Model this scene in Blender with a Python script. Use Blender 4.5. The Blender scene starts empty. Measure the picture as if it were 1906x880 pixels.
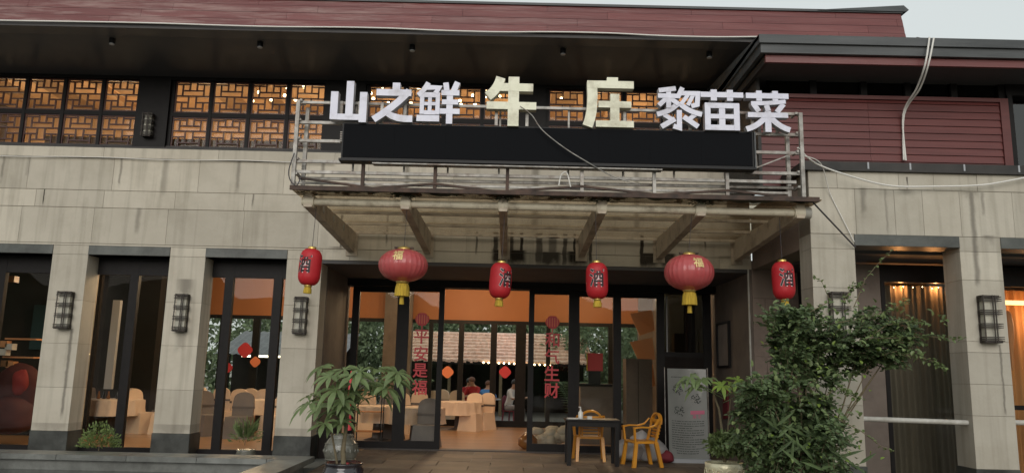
import bpy, bmesh, math, random
from mathutils import Vector, Matrix
random.seed(7)
C = bpy.context.scene
COL = C.collection
# ------------------------------------------------------------------ camera, world, sun, exposure
FPX = 1450.0; EYE = 1.63
PITCH = math.atan(FPX/8290); ROLL = math.radians(1.3)
_up0 = Vector((0, -math.sin(PITCH), math.cos(PITCH))); _fw = Vector((0, math.cos(PITCH), math.sin(PITCH)))
_R = math.cos(ROLL)*Vector((1, 0, 0))+math.sin(ROLL)*_up0
_U = -math.sin(ROLL)*Vector((1, 0, 0))+math.cos(ROLL)*_up0
def P(px, py, Y):
    """point at distance Y from the camera's plane of the facade, read from the survey photo"""
    d = _fw*FPX+_R*(px-953)-_U*(py-440)
    t = Y/d.y
    return Vector((d.x*t, Y, EYE+d.z*t))
cam = bpy.data.cameras.new('camera'); co = bpy.data.objects.new('camera', cam); COL.objects.link(co)
cam.sensor_width = 36; cam.lens = FPX/1906*36; cam.clip_end = 2000; cam.clip_start = .05
M3 = Matrix((_R, _U, -_fw)).transposed()
co.matrix_world = Matrix.Translation((0, 0, EYE)) @ M3.to_4x4()
C.camera = co
W = bpy.data.worlds.new('World'); C.world = W; W.use_nodes = True
wn = W.node_tree; bg = wn.nodes['Background']
sky = wn.nodes.new('ShaderNodeTexSky'); sky.sky_type = 'NISHITA'; sky.sun_disc = False
SUN_EL, SUN_ROT = math.radians(18), math.radians(184)
sky.sun_elevation = SUN_EL; sky.sun_rotation = SUN_ROT; sky.air_density = 1.5; sky.dust_density = 4
mx = wn.nodes.new('ShaderNodeMix'); mx.data_type = 'RGBA'; mx.inputs[0].default_value = .86
wn.links.new(sky.outputs[0], mx.inputs[6])
tc = wn.nodes.new('ShaderNodeTexCoord'); cn = wn.nodes.new('ShaderNodeTexNoise'); cn.inputs['Scale'].default_value = 2.2
cn.inputs['Detail'].default_value = 5
cr = wn.nodes.new('ShaderNodeValToRGB'); cr.color_ramp.elements[0].color = (6.6, 7.1, 7.0, 1); cr.color_ramp.elements[1].color = (7.4, 7.8, 7.7, 1)
wn.links.new(tc.outputs['Generated'], cn.inputs['Vector']); wn.links.new(cn.outputs[0], cr.inputs[0])
wn.links.new(cr.outputs[0], mx.inputs[7]); wn.links.new(mx.outputs[2], bg.inputs[0])
bg.inputs[1].default_value = .10
sl = bpy.data.lights.new('sun', 'SUN'); sl.energy = 1.5; sl.angle = math.radians(45); sl.color = (1, .98, .96)
so = bpy.data.objects.new('sun', sl); COL.objects.link(so)
_sd = Vector((math.sin(SUN_ROT)*math.cos(SUN_EL), math.cos(SUN_ROT)*math.cos(SUN_EL), math.sin(SUN_EL)))
so.rotation_euler = _sd.to_track_quat('Z', 'Y').to_euler()
C.view_settings.view_transform = 'Standard'; C.view_settings.look = 'None'; C.view_settings.gamma = 1
C.view_settings.exposure = 0.1
C.cycles.max_bounces = 8; C.cycles.transparent_max_bounces = 16

# ------------------------------------------------------------------ materials
def nd(t, k, **kw):
    n = t.nodes.new(k)
    for a, b in kw.items(): setattr(n, a, b)
    return n
def mat(name, col, rough=.6, metal=0., col2=None, scale=6., rnd=0., bump=0., stretch=(1, 1, 1), dirt=None, dirtamt=0., dirtscale=1.2,
        emit=None, estr=0., spec=None, island=0., trans=0., coat=0., bscale=None, sheenx=None):
    m = bpy.data.materials.new(name); m.use_nodes = True; t = m.node_tree; b = t.nodes['Principled BSDF']
    L = t.links.new
    b.inputs['Roughness'].default_value = rough; b.inputs['Metallic'].default_value = metal
    if spec is not None: b.inputs['Specular IOR Level'].default_value = spec
    if coat: b.inputs['Coat Weight'].default_value = coat
    b.inputs['Base Color'].default_value = (*col, 1)
    g = nd(t, 'ShaderNodeNewGeometry'); mp = nd(t, 'ShaderNodeMapping'); mp.inputs['Scale'].default_value = stretch
    L(g.outputs['Position'], mp.inputs[0])
    cur = None
    if col2 is not None:
        n = nd(t, 'ShaderNodeTexNoise'); n.inputs['Scale'].default_value = scale; n.inputs['Detail'].default_value = 6
        n.inputs['Roughness'].default_value = .62
        L(mp.outputs[0], n.inputs['Vector'])
        r = nd(t, 'ShaderNodeValToRGB'); r.color_ramp.elements[0].position = .32; r.color_ramp.elements[1].position = .68
        r.color_ramp.elements[0].color = (*col, 1); r.color_ramp.elements[1].color = (*col2, 1)
        L(n.outputs[0], r.inputs[0]); cur = r.outputs[0]
    if dirt is not None:
        n = nd(t, 'ShaderNodeTexNoise'); n.inputs['Scale'].default_value = dirtscale; n.inputs['Detail'].default_value = 8
        n.inputs['Roughness'].default_value = .7
        L(g.outputs['Position'], n.inputs['Vector'])
        r = nd(t, 'ShaderNodeValToRGB'); r.color_ramp.elements[0].position = .48; r.color_ramp.elements[1].position = .72
        r.color_ramp.elements[1].color = (dirtamt,)*3+(1,); r.color_ramp.elements[0].color = (0, 0, 0, 1)
        L(n.outputs[0], r.inputs[0])
        q = nd(t, 'ShaderNodeMix', data_type='RGBA')
        if sheenx:   # pale streaks carry a painted wet sheen, stronger towards one end
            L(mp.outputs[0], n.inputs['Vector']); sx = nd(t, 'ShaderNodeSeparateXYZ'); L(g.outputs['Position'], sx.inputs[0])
            mr = nd(t, 'ShaderNodeMapRange'); L(sx.outputs[0], mr.inputs[0]); mr.inputs[1].default_value = sheenx[0]; mr.inputs[2].default_value = sheenx[1]; mr.inputs[3].default_value = 1; mr.inputs[4].default_value = .08
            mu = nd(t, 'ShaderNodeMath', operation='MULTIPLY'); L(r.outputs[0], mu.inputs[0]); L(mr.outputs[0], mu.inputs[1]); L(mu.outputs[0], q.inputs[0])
        else: L(r.outputs[0], q.inputs[0])
        if cur: L(cur, q.inputs[6])
        else: q.inputs[6].default_value = (*col, 1)
        q.inputs[7].default_value = (*dirt, 1); cur = q.outputs[2]
    if rnd or island:
        if island: src = g.outputs['Random Per Island']; amt = island
        else:
            oi = nd(t, 'ShaderNodeObjectInfo'); src = oi.outputs['Random']; amt = rnd
        mr = nd(t, 'ShaderNodeMapRange'); L(src, mr.inputs[0]); mr.inputs[3].default_value = 1-amt; mr.inputs[4].default_value = 1+amt
        vm = nd(t, 'ShaderNodeVectorMath', operation='SCALE'); L(mr.outputs[0], vm.inputs['Scale'])
        if cur: L(cur, vm.inputs[0])
        else: vm.inputs[0].default_value = col
        cur = vm.outputs[0]
    if cur: L(cur, b.inputs['Base Color'])
    if bump:
        n = nd(t, 'ShaderNodeTexNoise'); n.inputs['Scale'].default_value = bscale or scale*4; n.inputs['Detail'].default_value = 5
        L(mp.outputs[0], n.inputs['Vector'])
        bp = nd(t, 'ShaderNodeBump'); bp.inputs['Strength'].default_value = bump; bp.inputs['Distance'].default_value = .02
        L(n.outputs[0], bp.inputs['Height']); L(bp.outputs[0], b.inputs['Normal'])
        if rough > .25:
            mr = nd(t, 'ShaderNodeMapRange'); L(n.outputs[0], mr.inputs[0]); mr.inputs[3].default_value = rough-.12; mr.inputs[4].default_value = min(1, rough+.12)
            L(mr.outputs[0], b.inputs['Roughness'])
    if emit: b.inputs['Emission Color'].default_value = (*emit, 1); b.inputs['Emission Strength'].default_value = estr
    if trans:
        tr = nd(t, 'ShaderNodeBsdfTranslucent'); ms = nd(t, 'ShaderNodeMixShader'); ms.inputs[0].default_value = trans
        if cur: L(cur, tr.inputs[0])
        else: tr.inputs[0].default_value = (*col, 1)
        L(b.outputs[0], ms.inputs[1]); L(tr.outputs[0], ms.inputs[2]); L(ms.outputs[0], t.nodes['Material Output'].inputs[0])
    return m
def glassmat(name, tint=(.9, .92, .9), ior=1.45, rough=.0, dirtc=None, amt=0.):
    m = bpy.data.materials.new(name); m.use_nodes = True; t = m.node_tree; t.nodes.clear(); L = t.links.new
    o = nd(t, 'ShaderNodeOutputMaterial'); tr = nd(t, 'ShaderNodeBsdfTransparent'); tr.inputs[0].default_value = (*tint, 1)
    gl = nd(t, 'ShaderNodeBsdfGlossy'); gl.inputs['Roughness'].default_value = rough
    fr = nd(t, 'ShaderNodeFresnel'); fr.inputs[0].default_value = ior
    ms = nd(t, 'ShaderNodeMixShader'); L(fr.outputs[0], ms.inputs[0]); L(tr.outputs[0], ms.inputs[1]); L(gl.outputs[0], ms.inputs[2])
    out = ms.outputs[0]
    if dirtc:
        n = nd(t, 'ShaderNodeTexNoise'); n.inputs['Scale'].default_value = 2.5; n.inputs['Detail'].default_value = 8; n.inputs['Roughness'].default_value = .7
        g = nd(t, 'ShaderNodeNewGeometry'); L(g.outputs['Position'], n.inputs['Vector'])
        mr = nd(t, 'ShaderNodeMapRange'); L(n.outputs[0], mr.inputs[0]); mr.inputs[1].default_value = .3; mr.inputs[2].default_value = .7
        mr.inputs[3].default_value = amt*.5; mr.inputs[4].default_value = min(1, amt*1.3)
        df = nd(t, 'ShaderNodeBsdfDiffuse'); df.inputs[0].default_value = (*dirtc, 1)
        tl = nd(t, 'ShaderNodeBsdfTranslucent'); tl.inputs[0].default_value = (*dirtc, 1)
        m3 = nd(t, 'ShaderNodeMixShader'); m3.inputs[0].default_value = .5; L(df.outputs[0], m3.inputs[1]); L(tl.outputs[0], m3.inputs[2])
        m2 = nd(t, 'ShaderNodeMixShader'); L(mr.outputs[0], m2.inputs[0]); L(out, m2.inputs[1]); L(m3.outputs[0], m2.inputs[2]); out = m2.outputs[0]
    L(out, o.inputs[0]); return m
def stonemat(name, base, base2, streaks, brown=(.022, .015, .008)):
    """cream cladding with grime and the leak marks listed in streaks (x, ztop, zbottom, halfwidth, strength)"""
    m = mat(name, base, .8, col2=base2, scale=1.6, rnd=.13, bump=.12, dirt=(.30, .265, .20), dirtamt=.45, dirtscale=.9, bscale=30)
    t = m.node_tree; L = t.links.new; b = t.nodes['Principled BSDF']
    cur = b.inputs['Base Color'].links[0].from_socket
    g = nd(t, 'ShaderNodeNewGeometry')
    # fine vertical rain marks
    mp = nd(t, 'ShaderNodeMapping'); mp.inputs['Scale'].default_value = (9, 9, .55); L(g.outputs['Position'], mp.inputs[0])
    n = nd(t, 'ShaderNodeTexNoise'); n.inputs['Scale'].default_value = 1; n.inputs['Detail'].default_value = 6; L(mp.outputs[0], n.inputs['Vector'])
    mr = nd(t, 'ShaderNodeMapRange'); L(n.outputs[0], mr.inputs[0]); mr.inputs[1].default_value = .5; mr.inputs[2].default_value = .8; mr.inputs[4].default_value = .45
    q = nd(t, 'ShaderNodeMix', data_type='RGBA'); L(mr.outputs[0], q.inputs[0]); L(cur, q.inputs[6]); q.inputs[7].default_value = (.17, .15, .11, 1); cur = q.outputs[2]
    sx = nd(t, 'ShaderNodeSeparateXYZ'); L(g.outputs['Position'], sx.inputs[0])
    nn = nd(t, 'ShaderNodeTexNoise'); nn.inputs['Scale'].default_value = 7; nn.inputs['Detail'].default_value = 5; L(g.outputs['Position'], nn.inputs['Vector'])
    wob = nd(t, 'ShaderNodeMath', operation='MULTIPLY_ADD'); L(nn.outputs[0], wob.inputs[0]); wob.inputs[1].default_value = .05
    L(sx.outputs[0], wob.inputs[2])
    zw = nd(t, 'ShaderNodeMath', operation='MULTIPLY_ADD'); L(nn.outputs[0], zw.inputs[0]); zw.inputs[1].default_value = .3; L(sx.outputs[2], zw.inputs[2])
    tot = None
    for (x, zt, zb, hw, s) in streaks:
        a = nd(t, 'ShaderNodeMath', operation='SUBTRACT'); L(wob.outputs[0], a.inputs[0]); a.inputs[1].default_value = x+.025
        ab = nd(t, 'ShaderNodeMath', operation='ABSOLUTE'); L(a.outputs[0], ab.inputs[0])
        r1 = nd(t, 'ShaderNodeMapRange', interpolation_type='SMOOTHSTEP'); L(ab.outputs[0], r1.inputs[0]); r1.inputs[1].default_value = hw*(.55 if s > .6 else .1); r1.inputs[2].default_value = hw*(1.15 if s > .6 else 1.35)
        r1.inputs[3].default_value = s; r1.inputs[4].default_value = 0
        r2 = nd(t, 'ShaderNodeMapRange', interpolation_type='SMOOTHSTEP'); L(zw.outputs[0], r2.inputs[0]); r2.inputs[1].default_value = zb+.15-.08; r2.inputs[2].default_value = zb+.15+.1
        r3 = nd(t, 'ShaderNodeMapRange', interpolation_type='SMOOTHSTEP'); L(sx.outputs[2], r3.inputs[0]); r3.inputs[1].default_value = zt; r3.inputs[2].default_value = zt+.02
        r3.inputs[3].default_value = 1; r3.inputs[4].default_value = 0
        p1 = nd(t, 'ShaderNodeMath', operation='MULTIPLY'); L(r1.outputs[0], p1.inputs[0]); L(r2.outputs[0], p1.inputs[1])
        p2 = nd(t, 'ShaderNodeMath', operation='MULTIPLY'); L(p1.outputs[0], p2.inputs[0]); L(r3.outputs[0], p2.inputs[1])
        if tot is None: tot = p2.outputs[0]
        else:
            mxn = nd(t, 'ShaderNodeMath', operation='MAXIMUM'); L(tot, mxn.inputs[0]); L(p2.outputs[0], mxn.inputs[1]); tot = mxn.outputs[0]
    if tot:
        q = nd(t, 'ShaderNodeMix', data_type='RGBA'); L(tot, q.inputs[0]); L(cur, q.inputs[6]); q.inputs[7].default_value = (*brown, 1); cur = q.outputs[2]
    L(cur, b.inputs['Base Color'])
    return m

leaks = [(-11.2, 4.34, 3.8, .04, .5), (-6.6, 4.34, 3.9, .05, .4), (-4.9, 5.24, 4.7, .04, .45), (-3.4, 5.24, 4.4, .04, .55), (-2.2, 4.34, 3.8, .02, .6), (-1.9, 5.24, 4.1, .05, .5), (.4, 5.24, 4.1, .08, .5), (2.2, 5.24, 4.1, .06, .5), (-9.9, 3.4, 2.9, .1, .4), (-3.0, 4.3, 3.68, .02, .8), (-.62, 4.05, 3.7, .02, .7), (-.28, 4.05, 3.52, .05, .9), (-.02, 4.05, 3.5, .06, .85), (.1, 3.74, 3.5, .16, 1.0), (.17, 4.05, 3.6, .03, 1.0),
         (.48, 4.05, 3.5, .07, .8), (.72, 4.05, 3.5, .08, .65), (.68, 3.72, 3.5, .2, .9), (.93, 4.05, 3.5, .045, .85), (1.1, 4.05, 3.5, .025, .95), (1.22, 4.05, 3.5, .03, .95),
         (1.15, 3.74, 3.5, .2, 1.0), (1.38, 3.95, 3.5, .03, .9), (2.28, 4.05, 3.5, .035, 1.0), (2.4, 3.74, 3.52, .16, 1.0), (2.75, 3.74, 3.52, .14, .9), (3.4, 4.05, 3.85, .02, .7),
         (-.22, 3.74, 3.5, .13, 1.0), (-3.02, 3.73, 3.68, .2, .6), (3.75, 3.72, 3.68, .2, .5),
         (-7.53, 2.2, .75, .03, .6), (-7.0, 5.24, 4.75, .025, .5), (-9.1, 5.24, 4.8, .03, .4), (-4.6, 4.64, 4.45, .02, .6), (-8.3, 4.64, 4.4, .012, .9), (-5.65, 3.1, 2.84, .16, .55), (-5.65, 2.2, 1.9, .1, .35), (-7.7, .62, .5, .5, .35), (-5.6, .64, .5, .5, .35), (-3.6, .62, .5, .5, .3), (-8.65, 5.24, 4.9, .05, .25), (-6.2, 5.24, 4.6, .06, .3)]
wleaks = [(6.52, 4.3, 3.0, .045, .55), (6.68, 4.3, 4.0, .03, .4), (5.6, 4.32, 4.26, .12, .5), (4.98, 4.33, 3.95, .05, .4), (6.75, 2.15, 1.2, .018, .55), (5.62, 4.5, 4.35, .015, .8),
          (5.3, 4.32, 3.7, .02, .3), (6.5, 4.31, 4.27, .14, .6), (6.72, 3.68, 3.62, .1, .5)]
m_stone = stonemat('cream_stone', (.455, .412, .338), (.515, .47, .39), leaks)
m_wstone = stonemat('cream_stone_wing', (.42, .385, .32), (.48, .445, .375), wleaks)
m_joint = mat('joint_mortar', (.2, .175, .135), .9)
m_granite = mat('dark_granite', (.055, .06, .055), .45, col2=(.11, .115, .105), scale=3, bump=.1, dirt=(.02, .02, .018), dirtamt=.8)
m_plinth = mat('stained_plinth', (.014, .015, .013), .5, col2=(.075, .08, .072), scale=2.2, bump=.15, dirt=(.008, .008, .007), dirtamt=.9, dirtscale=1.8)
m_coping = mat('black_coping', (.012, .011, .010), .6, col2=(.035, .03, .027), scale=4, bump=.15)
m_redwood = mat('red_painted_boards', (.092, .020, .018), .5, col2=(.13, .032, .029), scale=2.5, stretch=(.4, 3, 6), rnd=.1, bump=.1)
m_roofred = mat('sheen_streaked_red_boards', (.12, .028, .027), .38, col2=(.165, .045, .042), scale=2.0, stretch=(.35, 3, 4), rnd=.1, bump=.3, dirt=(.40, .30, .27), dirtamt=.8, dirtscale=2.6, sheenx=(-9, 3.5))  # pale streaks put the wet boards' sheen into the colour
m_roofgrey = mat('grey_roof_metal', (.03, .034, .036), .5, col2=(.075, .08, .083), scale=3, bump=.2, stretch=(.3, 2, 3))
m_dark = mat('dark_frame', (.006, .005, .005), .5, col2=(.010, .008, .008), scale=8, spec=.2)
m_soffit = mat('dark_soffit', (.056, .053, .054), .7, col2=(.068, .064, .065), scale=.8, bump=.05)
m_brownwall = mat('brown_wall', (.125, .10, .082), .75, col2=(.175, .14, .118), scale=1.6, bump=.1, dirt=(.05, .035, .03), dirtamt=.6)
m_brownstone = mat('brown_stone', (.22, .17, .14), .75, col2=(.28, .21, .175), scale=2, bump=.15, dirt=(.08, .06, .05), dirtamt=.6)  # the stone's own brown, with darker dirt
m_lattice = mat('red_brown_lattice', (.045, .010, .007), .45, col2=(.07, .016, .010), scale=8)
m_tan = mat('warm_tan_panel', (.52, .34, .20), .6, col2=(.62, .42, .26), scale=1.2, stretch=(3, 1, .4), rnd=.12)
m_orange = mat('orange_wall', (.28, .10, .028), .6, col2=(.32, .12, .036), scale=.6)
m_glass = glassmat('window_glass', (.92, .93, .91), 1.25)
m_glassdark = glassmat('dark_window_glass', (.22, .25, .25), 1.6)
m_canopyglass = glassmat('dirty_canopy_glass', (.92, .87, .78), 1.015, .2, (.40, .30, .19), .2)
m_canopydirty = glassmat('mossy_canopy_glass', (.85, .8, .7), 1.02, .3, (.17, .115, .07), .55)
m_cream = mat('cream_painted_steel', (.58, .52, .40), .55, col2=(.66, .60, .47), scale=5, bump=.1, dirt=(.13, .085, .05), dirtamt=.8, dirtscale=3)
m_armpaint = mat('dusty_brown_steel', (.42, .35, .27), .6, col2=(.52, .44, .34), scale=4, bump=.1, dirt=(.09, .06, .04), dirtamt=.8, dirtscale=3)
m_galv = mat('galvanised_tube', (.20, .195, .18), .5, .4, col2=(.42, .40, .37), scale=7, dirt=(.10, .055, .035), dirtamt=.9, dirtscale=4)
m_rust = mat('rusty_angle', (.03, .022, .018), .8, col2=(.10, .06, .045), scale=6, bump=.3)
m_black = mat('led_screen_black', (.004, .0045, .006), .7, col2=(.006, .0065, .008), scale=120, spec=.08)
m_blackcase = mat('black_case', (.008, .008, .009), .45, spec=.25)
m_letterw = mat('lavender_white_letter', (.62, .62, .74), .4, col2=(.70, .70, .80), scale=5, dirt=(.36, .34, .36), dirtamt=.75, dirtscale=3)
m_lettery = mat('ivory_letter', (.66, .66, .50), .4, col2=(.74, .73, .58), scale=5, dirt=(.30, .26, .17), dirtamt=.85, dirtscale=3)
m_return = mat('letter_side', (.34, .34, .38), .5, col2=(.4, .4, .42), scale=4)
m_returny = mat('letter_side_ivory', (.36, .34, .26), .5, col2=(.42, .4, .3), scale=4)
m_lred = mat('red_lantern_cloth', (.50, .018, .026), .5, col2=(.58, .026, .036), scale=5, trans=.3, rnd=.14)
m_lpink = mat('faded_red_lantern_silk', (.58, .13, .13), .3, col2=(.52, .08, .085), scale=4, trans=.25, coat=.3)
m_gold = mat('gold_trim', (.65, .46, .14), .3, .8)
m_goldprint = mat('gold_print', (.72, .55, .25), .5, .2)
m_blackprint = mat('black_print', (.01, .01, .012), .5)
m_whiteprint = mat('pale_print', (.62, .5, .5), .5)
m_tassel = mat('yellow_tassel', (.34, .21, .015), .8, col2=(.66, .46, .05), scale=60, stretch=(1, 1, .05), bump=.5)
m_iron = mat('rusty_iron', (.02, .017, .014), .6, col2=(.05, .035, .025), scale=20, bump=.3)
m_lampglass = mat('milky_lamp_glass', (.48, .46, .38), .5, col2=(.36, .34, .28), scale=9)
m_white = mat('white_cable', (.68, .66, .62), .6)
m_darkcable = mat('dark_cable', (.05, .045, .05), .6)
m_paint = mat('white_pipe_paint', (.55, .54, .5), .5, col2=(.3, .28, .24), scale=5)
m_slab = mat('worn_paving_stone', (.10, .07, .045), .6, col2=(.15, .11, .076), scale=2.2, rnd=.38, bump=.4, dirt=(.07, .055, .045), dirtamt=.8, dirtscale=1.6)
m_ground = mat('wet_ground', (.25, .23, .20), .6, col2=(.32, .295, .26), scale=1, bump=.3)
m_kerb = mat('grey_pool_stone', (.12, .125, .115), .4, col2=(.2, .205, .19), scale=3, rnd=.12, bump=.25, dirt=(.05, .05, .045), dirtamt=.8)
m_water = mat('pool_water', (.012, .016, .012), .04, bump=.05, scale=1.5, spec=.7)
m_woodfloor = mat('wooden_floor', (.30, .165, .085), .28, col2=(.40, .23, .12), scale=2.5, stretch=(.5, 4, 1), rnd=.12)
m_thresh = mat('dark_threshold', (.05, .04, .035), .4)
m_cloth = mat('peach_cloth', (.68, .52, .40), .85, col2=(.76, .60, .47), scale=2)
m_sash = mat('grey_sash', (.10, .08, .075), .6)
m_greycover = mat('grey_chair_cover', (.16, .14, .14), .8, col2=(.2, .17, .16), scale=3)
m_thatch = mat('thatched_roof', (.78, .46, .34), .9, col2=(.88, .64, .50), scale=5, stretch=(1, 1, 3), island=.15, bump=.5)
m_tin = mat('grey_corrugated', (.10, .105, .11), .5, col2=(.2, .205, .21), scale=3)
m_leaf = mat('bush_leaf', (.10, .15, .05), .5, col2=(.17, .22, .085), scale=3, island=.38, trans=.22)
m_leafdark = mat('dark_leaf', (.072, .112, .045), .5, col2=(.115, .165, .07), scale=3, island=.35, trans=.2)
m_leafpach = mat('broad_leaf', (.13, .185, .07), .5, col2=(.19, .25, .11), scale=6, island=.15, rnd=.25, trans=.28)
m_leafyoung = mat('young_yellow_leaf', (.22, .30, .05), .42, col2=(.16, .26, .05), scale=6, island=.15, rnd=.2, trans=.3)
m_bg = mat('courtyard_foliage', (.13, .18, .10), .7, col2=(.24, .30, .17), scale=2, island=.4, trans=.25)
m_stem = mat('plant_stem', (.12, .09, .05), .8, col2=(.18, .15, .09), scale=12)
m_glazed = mat('silver_brown_glaze', (.10, .095, .075), .22, col2=(.2, .2, .17), scale=9, bump=.5, coat=.5)
m_darkglaze = mat('dark_glaze', (.012, .011, .014), .18, col2=(.03, .025, .03), scale=5, coat=.6)
m_carved = mat('carved_gold_bowl', (.58, .53, .36), .3, .2, col2=(.74, .7, .5), scale=6, bump=.3)
m_plastic = mat('orange_yellow_plastic', (.72, .32, .03), .3, col2=(.64, .26, .025), scale=3, trans=.12, dirt=(.4, .2, .06), dirtamt=.4, dirtscale=5)
m_blackwood = mat('black_lacquered_wood', (.006, .005, .005), .4, spec=.25)
m_bottle = mat('white_plastic_bottle', (.7, .7, .68), .3)
m_paper = mat('paper', (.6, .58, .54), .8)
m_banner = mat('grey_banner_vinyl', (.17, .175, .165), .4, col2=(.21, .215, .205), scale=2, bump=.1, coat=.3)
m_print = mat('banner_ink', (.035, .04, .035), .6)
m_pinkprint = mat('pink_banner_print', (.5, .12, .2), .6)
m_bag = mat('pale_grey_sack', (.32, .31, .31), .7, col2=(.42, .4, .4), scale=3, bump=.3)
m_redbag = mat('dark_red_sack', (.16, .016, .024), .75); m_redseat = mat('dark_red_upholstery', (.05, .007, .008), .8, col2=(.07, .01, .011), scale=6); m_redcush = mat('red_cushion_cloth', (.22, .02, .02), .8)
m_redsticker = mat('red_sticker', (.55, .04, .05), .5)
m_orsticker = mat('orange_sticker', (.75, .22, .09), .5)
m_curtain = mat('brown_curtain', (.085, .07, .052), .8, col2=(.12, .10, .075), scale=2, stretch=(5, 5, .4))
m_curtaingold = mat('gold_curtain', (.42, .20, .075), .7, col2=(.52, .27, .1), scale=2, stretch=(5, 5, .4))
m_skin = mat('skin', (.42, .24, .16), .6); m_hair = mat('black_hair', (.012, .01, .009), .5)
m_shirtw = mat('white_shirt', (.62, .60, .58), .8); m_shirtr = mat('red_shirt', (.38, .02, .025), .8); m_shirtb = mat('blue_shirt', (.06, .22, .55), .8)
m_trouser = mat('grey_trousers', (.22, .2, .2), .8); m_hairbrown = mat('brown_hair', (.12, .05, .03), .6)
m_chairred = mat('maroon_plastic', (.16, .02, .035), .4)
m_rock = mat('pale_rock', (.30, .27, .22), .8, col2=(.42, .38, .31), scale=4, bump=.4)
m_gourd = mat('brown_glazed_gourd', (.16, .055, .015), .25, col2=(.22, .1, .03), scale=4)
m_bulb = mat('bulb_glow', (1, .8, .5), .5, emit=(1, .74, .42), estr=14)
m_tube = mat('tube_light', (1, 1, 1), .5, emit=(1, .86, .6), estr=4)
m_tubewarm = mat('warm_tube_light', (1, .7, .4), .5, emit=(1, .5, .2), estr=3.2)
m_teal = mat('dark_teal', (.008, .035, .042), .8); m_darkroom = mat('dark_room_panel', (.014, .011, .010), .8, col2=(.022, .018, .016), scale=2, spec=.15)
m_frameor = mat('orange_board', (.5, .22, .09), .6, col2=(.56, .26, .11), scale=2); m_grey = mat('pale_grey_paint', (.33, .34, .36), .6)
m_soil = mat('soil', (.03, .022, .015), .9, bump=.4, scale=8); m_conc = mat('courtyard_concrete', (.13, .125, .115), .7, col2=(.18, .17, .16), scale=2)
m_moss = mat('black_moss', (.012, .012, .008), .95, col2=(.03, .04, .012), scale=12, bump=.6)

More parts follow.
